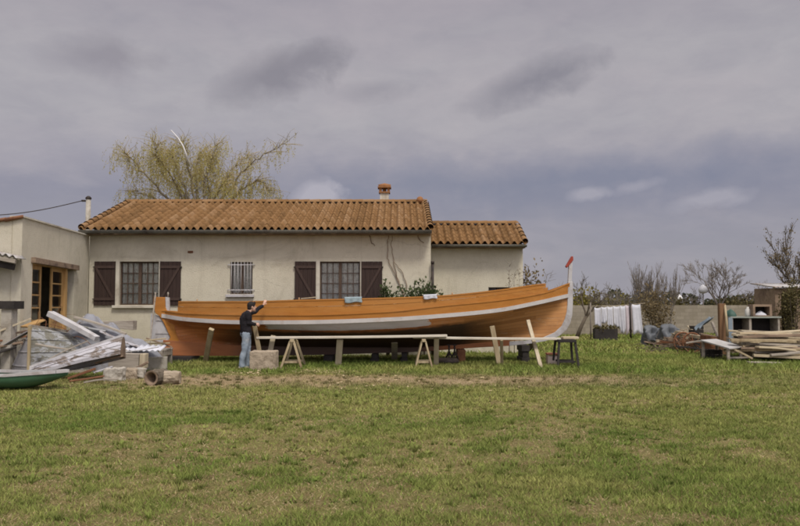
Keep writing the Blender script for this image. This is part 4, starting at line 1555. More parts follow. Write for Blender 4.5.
# stern
mb = MB()
mb.strip_prism(pxl([(154.5, 296.8), (154, 306), (156, 313), (160, 316), (164.5, 323), (168, 331), (171, 337), (169, 341.5)]),
               pxl([(165.8, 297.3), (166, 306), (168, 311.5), (172, 316), (174, 322), (176, 330), (178, 337), (180, 341.5)]), BY - .07, BY + .07)
sp_ = mb.build('sternpost', MAT['orange'], boat, bevel=.01)
mb = MB()
mb.prism(pxl([(166.0, 297), (169.0, 297.5), (169.6, 311.5), (166.6, 311)]), BY - .062, BY + .062)
mb.build('post_edge', MAT['white_paint'], sp_)
for px in (155.3, 168):
    mb = MB()
    q = at(px, 297.4, BY)
    mb.tube([(q.x, BY, q.z), (q.x, BY, q.z + .08), (q.x, BY, q.z + .12), (q.x, BY, q.z + .15)], [.016, .016, .028, .01], 8)
    mb.build('pin', MAT['grey_wood'], sp_)
# rudder, hung behind the post
mb = MB()
mb.prism(pxl([(151.0, 313.5), (159.5, 316), (163.9, 323), (167.5, 331.2), (170.5, 337.2), (167.5, 341.2), (160, 342.5), (150.5, 339)]), BY - .028, BY + .028)
rd = mb.build('rudder', MAT['white_paint'], boat, bevel=.006)
for y_ in (320, 333):
    mb = MB()
    q0, q1 = at(156, y_, BY), at(169 if y_ > 325 else 165, y_, BY)
    mb.beam((q0.x, BY, q0.z), (q1.x, BY, q1.z), .085, .045)
    mb.build('gudgeon', MAT['white_paint'], rd)
# frame heads standing up along the near rail, thole pins
for i in range(14):
    x = wx0 + .4 + i * (wx1 - wx0 - 1.0) / 13
    for s_ in (-1, 1):
        mb = MB()
        y = BY + s_ * (side_hb(x) - .07)
        mb.box((x - .03, y - .03, wale(x)), (x + .03, y + .03, wash(x) - .02))
        mb.build('frame_head', MAT['deck'], boat)
for px in (192, 300, 452):
    mb = MB()
    x = gx(px, 21)
    y = BY - side_hb(x) + .0
    mb.tube([(x, y, wash(x) - .03), (x, y, wash(x) + .06)], .018, 6)
    mb.build('thole_pin', MAT['deck'], boat)


# cloths on the rail
def drape(name, px0, px1, drop, mat, label, cat):
    x0_, x1_ = gx(px0, 20.8), gx(px1, 20.8)
    mb = MB()

    def fn(u, v):
        x = x0_ + (x1_ - x0_) * u
        zt_ = wash(x) + .03
        yo = BY - side_hb(x) - .045
        s_ = v * 2
        if s_ < .35:
            return (x, yo + .09 + .0, zt_ - (.35 - s_) * .4)
        if s_ < .7:
            return (x, yo + .09 - (s_ - .35) / .35 * .10, zt_ + .012)
        return (x + .008 * math.sin(v * 9), yo - .012 - .012 * math.sin(u * 16), zt_ - (s_ - .7) / 1.3 * drop * (1 + .12 * math.sin(u * 7)))
    mb.grid(fn, 16, 14)
    tag(mb.build(name, mat, solid=.012), label, cat)


drape('blue_rag', 345, 362, .13, MAT['pale_blue'], 'pale blue rag draped over the boat rail below the shuttered window', 'rag')
drape('white_rag', 423.5, 437, .10, MAT['cloth'], 'small white rag draped over the boat rail near the house corner', 'rag')
mb = MB()
q0, q1 = at(301, 299.3, 20.84), at(317, 297.8, 20.88)
mb.beam(q0 + Vector((0, 0, .02)), q1 + Vector((0, 0, .02)), .12, .02)
tag(mb.build('pale_board', MAT['pale_wood']), 'short pale board lying on the boat rail under the right shuttered window', 'board')

# ------------------------------------------------------------------ props, trestles, scaffold boards
def prop(top, bot, w_, h_, mat, label, group='timber props and posts around the boat', name='timber_prop', cat='prop', taper=None):
    mb = MB()
    b_ = Vector(bot)
    b_.z = -.03
    mb.beam(top, b_, w_ * .86, h_ * .9, up=(0, -1, 0) if abs(top[2] - b_.z) > .3 else (0, 0, 1), n=4, bend=random.uniform(-.01, .01), w1=taper)
    tag(mb.build(name, mat, bevel=.008), label, cat, group)


def gnd(px, py):
    d = EYE * F / (py - HORIZON) * 0.998
    return at(px, py, d)


prop(at(211.5, 329, 21.05), gnd(205, 362.5), .16, .10, MAT['straw_wood'], 'straw coloured prop leaning against the orange stern quarter')
prop(at(254, 322.5, 20.18), Vector((gx(263, 20.32), 20.32, 0)), .13, .06, MAT['straw_wood'], 'honey coloured plank the man holds upright behind the stone block', None, 'plank', 'plank')
prop(at(273.5, 335.5, 20.55), Vector((gx(267, 20.35), 20.35, 0)), .15, .06, MAT['pale_wood'], 'pale leaning prop just right of the man behind the stone block')
prop(at(340, 339.5, 20.33), gnd(338, 366), .19, .09, MAT['pale_wood'], 'broad pale post under the scaffold board between the two wooden trestles')
prop(at(394.5, 341, 21.6), gnd(394.5, 360.5), .20, .15, MAT['pale_wood'], 'short pale post under the boat bottom left of the slim trestle')
prop(at(436.5, 337.5, 20.4), gnd(436, 365.5), .15, .10, MAT['pale_wood'], 'pale post under the end of the scaffold board right of the slim trestle')
prop(at(492, 326, 21.15), gnd(499.5, 364.5), .15, .11, MAT['straw_wood'], 'stout leaning prop under the bow, left one of its pair')
prop(at(501.5, 339.5, 20.42), gnd(502, 365), .085, .085, MAT['straw_wood'], 'thin upright post beside the stout leaning prop under the bow')
prop(at(528, 320.5, 21.2), gnd(541.5, 367.5), .11, .09, MAT['pale_wood'], 'long pale prop leaning up to the bow near the black trestle')

for (a, b_, yy, w_, lab) in (((257, 337.6), (447, 335.6), 20.30, .24, 'long pale scaffold board running behind the stone block to the pale post'),
                             ((413, 337.2), (560, 338.8), 20.52, .24, 'long grey scaffold board under the bow resting on the black trestle')):
    mb = MB()
    mb.beam(at(a[0], a[1], yy), at(b_[0], b_[1], yy), w_, .055, n=6, bend=-.012)
    tag(mb.build('scaffold_board', MAT['scaffold'], bevel=.006), lab, 'board', 'scaffold boards along the boat')


def trestle(px, py_top, py_bot, spread, Yc, mat, label, brace=True, leg=.045, depth=.55, topw=None):
    """A-frame saw horse: top rail running away from the camera, two pairs of splayed legs"""
    cx_ = gx(px, Yc)
    zt_ = gz(py_top, Yc)
    t = thing('trestle', label, 'trestle', (cx_, Yc, 0), 'trestles holding the scaffold boards')
    mb = MB()
    tw = topw or .10
    mb.box((cx_ - tw / 2, Yc - depth / 2 - .06, zt_ - .07), (cx_ + tw / 2, Yc + depth / 2 + .06, zt_))
    mb.build('top_rail', mat, t, bevel=.005)
    for yy in (Yc - depth / 2, Yc + depth / 2):
        for s_ in (-1, 1):
            mb = MB()
            dy = .10 * (1 if yy > Yc else -1)
            mb.beam((cx_ + s_ * tw * .45, yy, zt_ - .05), (cx_ + s_ * spread, yy + dy, 0), leg, leg, up=(0, 1, 0))
            mb.build('leg', mat, t)
        if brace:
            mb = MB()
            k = .78
            mb.beam((cx_ - s_ * spread * k, yy - .03, zt_ * (1 - k)), (cx_ + s_ * spread * k, yy - .03, zt_ * (1 - k)), .03, .05)
            mb.build('brace', mat, t)
    return t


trestle(293.5, 338.8, 367.5, .27, 20.35, MAT['straw_wood'], 'straw coloured wooden trestle right of the stone block', True, .055)
trestle(423.5, 338.7, 367.5, .22, 20.35, MAT['straw_wood'], 'slim yellowish wooden trestle under the overlap of the scaffold boards', True, .04)
trestle(565, 339.2, 367, .27, 20.5, MAT['black_wood'], 'black painted trestle at the bow end of the scaffold board', True, .055, .5, .46)
mb = MB()
q = at(566, 339, 20.5)
mb.obox((q.x + .1, 20.5, q.z + .035), (.42, .22, .06), (0, 0, .1))
tag(mb.build('timber_offcut', MAT['new_wood'], bevel=.006), 'pale timber offcut lying on the black trestle', 'offcut')

# keel blocks
for i, (a, b_, lab) in enumerate(((167, 196, 'long dark timber block under the stern end of the keel'), (325, 334, 'black keel block behind the broad pale post'),
                                  (371, 379, 'black keel block left of the short pale post'), (400.5, 407.5, 'black keel block right of the short pale post'),
                                  (519, 527, 'black keel block under the white forefoot'))):
    x0_, x1_ = gx(a, BY), gx(b_, BY)
    zt_ = keelz((x0_ + x1_) / 2) - .003
    mb = MB()
    nl = max(1, round(zt_ / .17))
    for k in range(nl):
        e = .03 * (k % 2)
        mb.box((x0_ + e, BY - .45 + e, k * zt_ / nl), (x1_ - e * .5, BY + .45 - e, (k + 1) * zt_ / nl - .002))
    tag(mb.build('keel_block', MAT['black_wood'], bevel=.008), lab, 'keel block', 'blocks carrying the keel')
mb = MB()
x0_, x1_ = gx(456.5, BY), gx(464.5, BY)
mb.box((x0_, BY - .3, 0), (x1_, BY + .3, keelz(x0_) - .003))
tag(mb.build('keel_block', MAT['rust'], bevel=.01), 'reddish brown keel block behind the dark screw jacks', 'keel block', 'blocks carrying the keel')
for px, lab in ((449, 'dark iron screw jack under the boat, nearer the slim trestle'), (454.5, 'dark iron screw jack under the boat, beside the brown keel block')):
    x = gx(px, 21.7)
    t = thing('screw_jack', lab, 'jack', (x, 21.7, 0), 'screw jacks under the boat')
    mb = MB()
    mb.tube([(x, 21.7, .28), (x, 21.7, .52)], .025, 8)
    mb.box((x - .06, 21.64, .50), (x + .06, 21.76, .53))
    mb.build('screw', MAT['iron'], t)
    mb = MB()
    for k in range(3):
        a = 2 * PI * k / 3 + .4
        mb.tube([(x, 21.7, .33), (x + .09 * math.cos(a), 21.7 + .09 * math.sin(a), .18), (x + .13 * math.cos(a), 21.7 + .13 * math.sin(a), 0)], [.028, .024, .03], 6)
    mb.build('tripod', MAT['iron'], t)
# low dark tyre by the jacks
tx = gx(447, 21.2)
mb = MB()
mb.grid(lambda u, v: (tx + (.24 + .09 * math.cos(2 * PI * v)) * math.cos(2 * PI * u), 21.25 + (.24 + .09 * math.cos(2 * PI * v)) * math.sin(2 * PI * u), .09 + .09 * math.sin(2 * PI * v)), 28, 12)
tag(mb.build('old_tyre', MAT['iron']), 'old black tyre lying flat on the grass under the boat', 'tyre')
# crate behind the black trestle
cx0, cx1 = gx(547, 20.9), gx(557.5, 20.9)
cr = thing('bucket_crate', 'small red and white wooden crate behind the black trestle', 'crate', ((cx0 + cx1) / 2, 20.95, 0))
mb = MB()
mb.box((cx0, 20.8, 0), (cx0 + .02, 21.1, .30))
mb.box((cx1 - .02, 20.8, 0), (cx1, 21.1, .30))
mb.box((cx0 + .02, 20.8, 0), (cx1 - .02, 20.82, .27))
mb.box((cx0 + .02, 21.08, 0), (cx1 - .02, 21.1, .27))
mb.box((cx0 + .02, 20.82, .01), (cx1 - .02, 21.08, .03))
mb.build('box', surf('faded_pink_wood', (.42, .33, .27), (.52, .44, .37), 6, .8, .3), cr)
mb = MB()
mb.box((cx0 - .012, 20.785, .30), (cx1 + .012, 21.115, .335))
mb.build('rim', surf('faded_red_wood', (.25, .08, .05), (.32, .12, .08), 6, .8, .3), cr)

# ------------------------------------------------------------------ stone block
bx0, bx1 = gx(250, 19.5), gx(276, 19.5)
mb = MB()
zt_ = gz(351.3, 19.5)
nx, nz_ = 10, 8


def rough(p, a=.012):
    return (p[0] + random.uniform(-a, a), p[1] + random.uniform(-a, a), p[2] + random.uniform(-a, a))


mb.box((bx0, 19.47, -.03), (bx1, 19.97, zt_))
o = mb.build('stone_block', MAT['stone'], bevel=.02)
tag(o, 'rough beige stone block standing on the grass beside the man', 'stone block')
sb = o.modifiers.new('sub', 'SUBSURF')
sb.subdivision_type = 'SIMPLE'
sb.levels = sb.render_levels = 4
tx_ = bpy.data.textures.new('rough', 'CLOUDS')
tx_.noise_scale = .12
dm = o.modifiers.new('disp', 'DISPLACE')
dm.texture = tx_
dm.strength = .035
dm.mid_level = .5



def roughen(o, strength, scale, sub=4):
    md = o.modifiers.new('sub', 'SUBSURF')
    md.subdivision_type = 'SIMPLE'
    md.levels = md.render_levels = sub
    t_ = bpy.data.textures.new('rough', 'CLOUDS')
    t_.noise_scale = scale
    t_.noise_depth = 4
    d_ = o.modifiers.new('disp', 'DISPLACE')
    d_.texture = t_
    d_.strength = strength
    d_.mid_level = .5
    d_.texture_coords = 'GLOBAL'


# ------------------------------------------------------------------ the man
mx_ = gx(246.3, 19.95)
MANG = 0.42
man = thing('person', 'man in black sweater and faded jeans reaching up to the boat rail', 'person', (mx_, 19.95, 0))


def W(u, y, z):
    return Vector((mx_ + u, 19.95 + y, z))


def remesh(o, vox, smooth=6):
    md = o.modifiers.new('remesh', 'REMESH')
    md.mode = 'VOXEL'
    md.voxel_size = vox
    md.use_smooth_shade = True
    sm_ = o.modifiers.new('smooth', 'SMOOTH')
    sm_.iterations = smooth
    sm_.factor = .5


def limb(mb, pts, radii, n=12):
    """closed tapered limb with rounded ends"""
    mb.tube(pts, radii, n)
    for p, r in ((pts[0], radii[0]), (pts[-1], radii[-1])):
        mb.ball(p, r if not hasattr(r, '__len__') else min(r), 10, 7)
    for p, r in zip(pts[1:-1], radii[1:-1]):
        mb.ball(p, (r if not hasattr(r, '__len__') else min(r)) * .98, 10, 7)


HEAD = W(.135, .02, 1.585)
haN = None
shN, shF = W(.00, -.17, 1.385), W(.075, .19, 1.40)          # near and far shoulder
haF = Vector((gx(263.5, 20.60), 20.60, 1.63))


def unturn(p):
    return W(0, 0, 0) + Matrix.Rotation(-MANG, 3, 'Z') @ (p - W(0, 0, 0))


haF = unturn(haF)
haN = unturn(W(.235, .05, 1.125))
elF = shF.lerp(haF, .5) + Vector((-.02, .05, -.07))
elN = shN.lerp(haN, .5) + Vector((-.11, -.06, -.09))
hipN, knN, anN = W(-.02, -.09, .92), W(-.06, -.10, .50), W(-.125, -.10, .08)
hipF, knF, anF = W(.03, .09, .92), W(.07, .10, .50), W(.05, .11, .08)

body = MB()
body.ball(HEAD, (.098, .075, .118), 16, 12)                               # skull
body.ball(HEAD + Vector((.035, 0, -.055)), (.066, .058, .072), 14, 10)      # jaw
body.tube([HEAD + Vector((.088, 0, .012)), HEAD + Vector((.120, 0, -.028)), HEAD + Vector((.098, 0, -.04))], [.011, .017, .013], 8)   # nose
body.ball(HEAD + Vector((.088, 0, -.075)), (.016, .024, .008), 8, 6)        # lips
body.ball(HEAD + Vector((.080, 0, -.108)), (.022, .026, .02), 8, 6)         # chin
for s_ in (-1, 1):
    body.ball(HEAD + Vector((-.002, s_ * .077, -.012)), (.024, .012, .034), 8, 6)   # ears
body.tube([W(.035, 0.01, 1.38), W(.075, .015, 1.46), HEAD + Vector((-.015, 0, -.06))], [.065, .056, .054], 12)
# torso under the clothes, one surface with the limbs
body.tube([W(0, 0, .90), W(0, 0, 1.08), W(.02, .0, 1.28), W(.04, .01, 1.42)], [(.11, .15), (.105, .14), (.12, .17), (.07, .12)], 16)
for a, e, h_ in ((shN, elN, haN), (shF, elF, haF)):
    limb(body, [a, e, e.lerp(h_, .92)], [.05, .04, .029])
for a, k, f_ in ((hipN, knN, anN), (hipF, knF, anF)):
    limb(body, [a, k, f_], [.08, .055, .04])


def hand(mb, wrist, fwd, palm_n, curl, sgn):
    """palm, four jointed fingers of different length, thumb from the side"""
    f_ = Vector(fwd).normalized()
    nrm = Vector(palm_n)
    nrm = (nrm - f_ * nrm.dot(f_)).normalized()
    sd_ = f_.cross(nrm) * sgn
    pc = wrist + f_ * .045
    vs = []
    mb.tube([wrist - f_ * .01, wrist + f_ * .03, wrist + f_ * .085], [.027, .036, .036], 10)
    for k, (o_, l) in enumerate(((-.030, .070), (-.010, .080), (.010, .075), (.029, .060))):
        p = wrist + f_ * .08 + sd_ * o_
        d_ = f_.copy()
        pts = [p - f_ * .015]
        for j, ln in enumerate((.45, .32, .25)):
            ang = curl * (j + .6) / 2
            d_ = (f_ * math.cos(ang) + nrm * math.sin(ang)).normalized()
            p = p + d_ * l * ln
            pts.append(p)
        mb.tube(pts, [.0095, .009, .0082, .0068], 8)
    t0_ = wrist + f_ * .025 - sd_ * .028
    t1_ = t0_ - sd_ * .028 + f_ * .028 + nrm * .012
    t2_ = t1_ + f_ * .032 + nrm * .014
    mb.tube([t0_, t1_, t2_], [.013, .0105, .008], 8)


hand(body, haF, (.35, .25, .75), (.2, .9, -.1), .25, 1)
hand(body, haN, (.85, .45, .05), (-.2, .55, -.6), 1.0, 1)
bo = body.build('body', MAT['skin'], man)
remesh(bo, .0075, 3)

sw = MB()
sw.tube([W(-.005, 0, .855), W(-.005, 0, .93), W(-.02, 0, 1.10), W(-.015, .005, 1.27), W(.012, .01, 1.38), W(.035, .01, 1.445)],
        [(.148, .19), (.146, .185), (.145, .185), (.155, .205), (.125, .195), (.07, .085)], 18)
sw.ball(W(-.02, .0, 1.22), (.145, .19, .17), 14, 10)
limb(sw, [shN, shN.lerp(elN, .5), elN, elN.lerp(haN, .5), elN.lerp(haN, .86)], [.085, .073, .063, .055, .047])
limb(sw, [W(.03, .08, 1.37), shF, shF.lerp(elF, .5), elF, elF.lerp(haF, .5), elF.lerp(haF, .84)], [.09, .082, .07, .062, .054, .045])
sw.tube([W(.04, .012, 1.40), W(.068, .014, 1.465)], [.078, .072], 12)
so2 = sw.build('sweater', MAT['sweater'], man)
remesh(so2, .014, 6)

jn = MB()
jn.tube([W(-.0, 0, .97), W(-.005, 0, .90), W(0, 0, .82)], [(.128, .168), (.137, .178), (.125, .165)], 16)
jn.ball(W(-.03, 0, .88), (.125, .165, .11), 12, 9)
for a, k, f_ in ((hipN, knN, anN), (hipF, knF, anF)):
    limb(jn, [a + Vector((0, 0, -.02)), a.lerp(k, .5), k, k.lerp(f_, .5) + Vector((-.015, 0, 0)), f_ + Vector((0, 0, .03))], [.108, .098, .082, .08, .078])
    jn.tube([f_ + Vector((0.005, 0, .09)), f_ + Vector((.01, 0, -.035))], [.08, .084], 12)
jo = jn.build('jeans', MAT['jeans'], man)
remesh(jo, .014, 5)
for f_ in (anN, anF):
    sh_ = MB()
    limb(sh_, [f_ + Vector((-.045, 0, -.035)), f_ + Vector((.06, -.005, -.038)), f_ + Vector((.16, -.012, -.045))], [.044, .044, .036])
    so3 = sh_.build('shoe', MAT['shoe'], man)
    remesh(so3, .010, 3)
hr = MB()
hr.ball(HEAD + Vector((-.014, 0, .028)), (.106, .088, .108), 16, 12)
hr.ball(HEAD + Vector((-.05, 0, -.03)), (.062, .078, .085), 14, 10)
hr.tube([HEAD + Vector((.05, 0, .075)), HEAD + Vector((.10, 0, .062))], [(.03, .07), (.012, .055)], 10)
ho_ = hr.build('hair', MAT['hair'], man)
remesh(ho_, .010, 2)
ey = MB()
for s_ in (-1, 1):
    ey.ball(HEAD + Vector((.088, s_ * .028, .004)), (.009, .013, .008), 8, 6)
ey.build('eyes', MAT['eye'], man)
man.rotation_euler = (0, 0, MANG)
for o_, sc_k, st_k in ((so2, .11, .022), (jo, .13, .02)):
    tx_k = bpy.data.textures.new('folds', 'CLOUDS')
    tx_k.noise_scale = sc_k
    dm = o_.modifiers.new('folds', 'DISPLACE')
    dm.texture = tx_k
    dm.strength = st_k * 1.5
    dm.mid_level = .5


# ------------------------------------------------------------------ left: old boats and scrap
def loft(mb, secs, cap=True, smooth=True):
    """surface through sections of equal point counts"""
    n = len(secs[0])
    vs = [p for s_ in secs for p in s_]
    fs = []
    for i in range(len(secs) - 1):
        for k in range(n - 1):
            fs.append((i * n + k, i * n + k + 1, (i + 1) * n + k + 1, (i + 1) * n + k))
    mb.add(vs, fs, None, smooth)


def wreck(name, label, bow, axis, L_, B_, D_, mats, roll=0.0, taper=(1.0, .74), bluff=(.62, .62), keel_mat=None, pitch_=0.0, strip_mat=None, nsec=18, transom_mat=None):
    """upturned clinker dinghy: keel up, bow at the given point, gunwales near the ground"""
    bow = Vector(bow)
    ax = Vector((axis[0], axis[1], 0)).normalized()
    sdv = Vector((-ax.y, ax.x, 0))
    up = Vector((0, 0, 1))
    ax2 = (ax * math.cos(pitch_) + up * math.sin(pitch_))
    R = Matrix.Rotation(roll, 3, ax)
    t = thing(name, label, 'boat', bow)

    def P(s_, w_, h_):
        v = sdv * w_ + (up * h_)
        return bow + ax2 * (s_ * L_) + R @ v
    prof = [(1.0, 0.0), (.97, .16), (.92, .31), (.85, .46), (.76, .60), (.64, .73), (.49, .84), (.32, .92), (.15, .975), (0.0, 1.0)]

    def bs(s_):
        return B_ * min(1, (max(s_, .0) / bluff[0]) ** bluff[1]) * (1 - .18 * max(0, s_ - .6) / .4)

    def hs(s_):
        return D_ * (taper[0] + (taper[1] - taper[0]) * s_)
    for side, mt in ((1, mats[0]), (-1, mats[1])):
        mb = MB()
        secs = []
        for i in range(nsec + 1):
            s_ = (i / nsec) ** 1.25
            row_ = []
            for j, (pw, ph_) in enumerate(prof):
                rake = .10 * (1 - ph_) * (1 - min(1, s_ * 3)) * -1
                row_.append(P(s_ + rake * .0, side * max(bs(s_) * pw * (1 - .25 * ph_ * (1 - s_)), .015), hs(s_) * ph_ + .02))
            secs.append(row_)
        # lapped strakes
        loft(mb, [r_ if side < 0 else r_ for r_ in secs])
        for j in range(1, len(prof) - 1, 2):
            vs, fs = [], []
            for i in range(nsec + 1):
                a, b_ = secs[i][j], secs[i][j].lerp(secs[i][j + 1], .22)
                n_ = (R @ (sdv * side + up * .5)) * .014
                vs += [a + n_, b_ + n_]
            for i in range(nsec):
                q = (2 * i, 2 * i + 1, 2 * i + 3, 2 * i + 2)
                fs.append(q if side < 0 else q[::-1])
            mb.add(vs, fs, None, True)
        o_ = mb.build('planking', mt, t, solid=.018)
    mb = MB()
    ks = [P(s_, 0, hs(s_) + .045) for s_ in np.linspace(0.0, 1, 12)]
    for a, b_ in zip(ks[:-1], ks[1:]):
        mb.beam(a, b_, .05, .07)
    mb.build('keel', keel_mat or MAT['grey_wood'], t)
    mb = MB()
    mb.beam(P(-.0, 0, -.02), P(.0, 0, D_ * taper[0] + .06), .06, .09, up=ax2)
    mb.build('stem', keel_mat or MAT['straw_wood'], t)
    mb = MB()
    tr_ = [P(1.0, bs(1) * pw, hs(1) * ph_ + .02) for pw, ph_ in prof] + [P(1.0, -bs(1) * pw, hs(1) * ph_ + .02) for pw, ph_ in prof[::-1][1:]]
    tr2 = [p - ax2 * .03 for p in tr_]
    n_ = len(tr_)
    mb.add(tr_ + tr2, [tuple(range(n_)), tuple(range(2 * n_ - 1, n_ - 1, -1))] + [(k, n_ + k, n_ + (k + 1) % n_, (k + 1) % n_) for k in range(n_)])
    mb.build('transom', transom_mat or MAT['black_wood'], t)
    for side in (1, -1):
        mb = MB()
        pts = [P((i / nsec) ** 1.25, side * (bs((i / nsec) ** 1.25) + .02), .05) for i in range(nsec + 1)]
        for a, b_ in zip(pts[:-1], pts[1:]):
            mb.beam(a, b_, .04, .065)
        mb.build('gunwale', strip_mat or MAT['grey_wood'], t)
    return t


# grey boat, bow towards us
bw = at(29, 371.5, 17.9)
wreck('upturned_boat', 'upturned grey boat with peeling paint and straw coloured stem facing the camera', (bw.x, 17.9, 0.0), (.03, 1.0), 3.0, 1.28, 1.10,
      (MAT['flank_grey'], MAT['peel_grey']), taper=(1.0, .72), bluff=(.55, .55))
# white dinghy lying over, gunwale to the ground on the left, stern lifted
bw = at(28, 375, 16.9)
wreck('white_dinghy', 'upturned white dinghy with flaking paint leaning on the grey boat', (bw.x + .0, 17.05, 0.05), (.985, .16), 1.95, .40, .44,
      (MAT['peel_white'], MAT['peel_white']), roll=-.2, taper=(.45, 1.0), keel_mat=MAT['white_paint'], pitch_=.22, strip_mat=MAT['peel_white'], transom_mat=MAT['beam_wood'])
# green skiff upright at the left edge
GY = 15.2
sk = thing('green_skiff', 'green rowing skiff with white gunwale cut off by the left edge', 'boat', (gx(-10, GY), GY, 0))
gx1, gL = gx(68.5, GY), 3.3


def sk_sec(s_):
    """s 0 bow .. 1 stern"""
    b_ = .58 * min(1, (s_ / .55) ** .6) * (1 - .15 * max(0, s_ - .7) / .3) + .012
    zg = .295 + .05 * max(0, .3 - s_) / .3
    zk = .02 + .26 * max(0, 1 - s_ / .28) ** 1.6
    x = gx1 - gL * s_
    return x, b_, zg, zk


for nm, mt in (('hull', MAT['green_paint']),):
    mb = MB()
    for side in (-1, 1):
        secs = []
        for i in range(21):
            x, b_, zg, zk = sk_sec(i / 20)
            row_ = []
            for k in range(8):
                a = k / 7
                row_.append((x, GY + side * b_ * (1 - (1 - a) ** 2.4), zk + (zg - zk) * a ** 1.5))
            secs.append(row_)
        loft(mb, secs if side > 0 else secs)
    x, b_, zg, zk = sk_sec(1)
    mb.build(nm, mt, sk, solid=.02)
mb = MB()
for side in (-1, 1):
    for i in range(20):
        a, b_ = sk_sec(i / 20), sk_sec((i + 1) / 20)
        mb.beam((a[0], GY + side * a[1], a[2] + .01), (b_[0], GY + side * b_[1], b_[2] + .01), .06, .055)
mb.build('gunwale', MAT['white_paint'], sk)
for s_ in (.45, .75):
    x, b_, zg, zk = sk_sec(s_)
    mb = MB()
    mb.box((x - .12, GY - b_ + .02, zg - .09), (x + .12, GY + b_ - .02, zg - .06))
    mb.build('thwart', MAT['grey_wood'], sk)

# scrap around
def stick(name, p0, p1, w_, h_, mat, label, cat, group=None, n=3, bend=0.0, w1=None, h1=None):
    mb = MB()
    mb.beam(p0, p1, w_, h_, n=n, bend=bend, w1=w1, h1=h1)
    return tag(mb.build(name, mat, bevel=.006), label, cat, group)


stick('white_spar', at(50, 313.5, 18.9), at(97, 338.5, 18.5), .20, .13, MAT['white_paint'], 'thick white spar lying across the grey boat', 'spar', n=6, bend=.01, w1=.16, h1=.11)
stick('grey_plank', at(85, 323.5, 20.3), at(135, 325.2, 20.3), .30, .10, MAT['grey_wood'], 'broad grey plank lying behind the upturned boats', 'plank', h1=.24, n=4)
stick('grey_plank', at(84, 316.5, 20.6), at(108, 326, 20.5), .2, .035, MAT['grey_wood'], 'tapered grey plank propped behind the upturned boats', 'plank', h1=.12)
stick('thin_stick', at(155.5, 294.5, 21.75), Vector((gx(148, 21.3), 21.3, 0)), .035, .035, MAT['grey_wood'], 'thin grey stick leaning against the white rudder', 'stick')
stick('white_board', at(94, 372.5, 16.85), at(112.5, 366.5, 16.95), .18, .03, MAT['peel_white'], 'short flaking white board below the white dinghy', 'board')
stick('rusty_plank', Vector((gx(70, 16.8), 16.8, .06)), at(94.5, 369, 16.85), .2, .05, MAT['rust'], 'rusty brown plank under the white dinghy', 'plank')
stick('timber_baulk', at(110.5, 360, 18.2), at(140.5, 360.8, 18.2), .28, .33, MAT['grey_wood'], 'heavy grey brown baulk of timber lying on the small blocks', 'timber', bend=0)
stick('timber_baulk', at(141.2, 360.6, 18.2), at(146.5, 360.8, 18.2), .26, .33, MAT['pale_wood'], 'short pale block at the end of the heavy timber baulk', 'block')
stick('concrete_lintel', Vector((gx(148, 19.2), 19.2, .18)), Vector((gx(166.5, 19.2), 19.3, .18)), .24, .34, MAT['concrete'], 'grey concrete block behind the short pale block', 'block')
# stones below
def stone(name, px0, px1, py0, py1, Y, mat, label, cat, rot=0.0, depth=.28):
    a, b_ = at(px0, py1, Y), at(px1, py0, Y)
    mb = MB()
    mb.obox(((a.x + b_.x) / 2, Y + depth / 2, max((a.z + b_.z) / 2, .0)), (b_.x - a.x, depth, b_.z - a.z), (0, rot, random.uniform(-.15, .15)), .02)
    o_ = mb.build(name, mat, bevel=.02)
    roughen(o_, .07, .13)
    return tag(o_, label, cat)


stone('paving_stone', 102.5, 121.5, 368, 383.5, 16.7, MAT['concrete'], 'pale stone block on the grass below the timber baulk', 'stone')
stone('rubble_stone', 123.5, 136, 369, 380.5, 17.2, MAT['stone'], 'brown rubble stone between the pale block and the log', 'stone')
stone('rubble_stone', 134, 143, 368.5, 377, 17.3, MAT['concrete'], 'small grey rubble stone behind the hollow log', 'stone', .2)
# hollow log and a second log
def log(px, py, r, L_, dirv, hollow, label):
    Y = EYE * F / (py - HORIZON)
    c = at(px, py, Y)
    d_ = Vector((dirv[0], dirv[1], 0)).normalized()
    t = thing('log', label, 'log', (c.x, c.y, 0))
    a, b_ = Vector((c.x, c.y, r)), Vector((c.x, c.y, r)) + d_ * L_
    mb = MB()
    ring = [0.0, .5, 1.0]
    mb.tube([a.lerp(b_, k) for k in ring], [r, r * 1.06, r * .97], 14, not hollow)
    roughen(mb.build('bark', MAT['stone'] if not hollow else MAT['bark'], t), .06, .09, 3)
    mb = MB()
    sdv = Vector((-d_.y, d_.x, 0))
    rr = r * .72 if hollow else .0
    vs, fs = [], []
    for q_ in range(14):
        th = 2 * PI * q_ / 14
        dd = sdv * math.cos(th) + Vector((0, 0, 1)) * math.sin(th)
        vs += [a + dd * r - d_ * .004, a + dd * rr - d_ * .004, a + dd * max(rr * .9, .001) + d_ * (L_ * .8 if hollow else 0)]
    for q_ in range(14):
        n_ = 3 * ((q_ + 1) % 14)
        m_ = 3 * q_
        fs += [(m_, n_, n_ + 1, m_ + 1), (m_ + 1, n_ + 1, n_ + 2, m_ + 2)]
    mb.add(vs, fs, None, True)
    mb.build('cut_end', MAT['beam_wood'], t)


log(151, 385, .155, .5, (.22, .97), True, 'hollow dark log lying on the grass with its open end showing')
log(159, 383.5, .135, .42, (1, .10), False, 'short grey brown log right of the hollow log')
# grey tarpaulin heap
mb = MB()
tcx = at(108, 345, 19.5)


def heap(u, v):
    a = 2 * PI * u
    r = v
    x = math.cos(a) * r * 1.5
    y = math.sin(a) * r * .62
    h = 1.16 * (1 - r ** 2.4) ** .8 + .05 * math.sin(5 * a + 3 * r) * r * (1 - r) * 4 + (.07 * math.sin(9 * x + 4 * y) + .045 * math.sin(17 * x - 7 * y)) * (1 - r)
    return (tcx.x + x, 19.5 + y, max(h, 0) * (1 - .25 * math.sin(x * 2.2)))


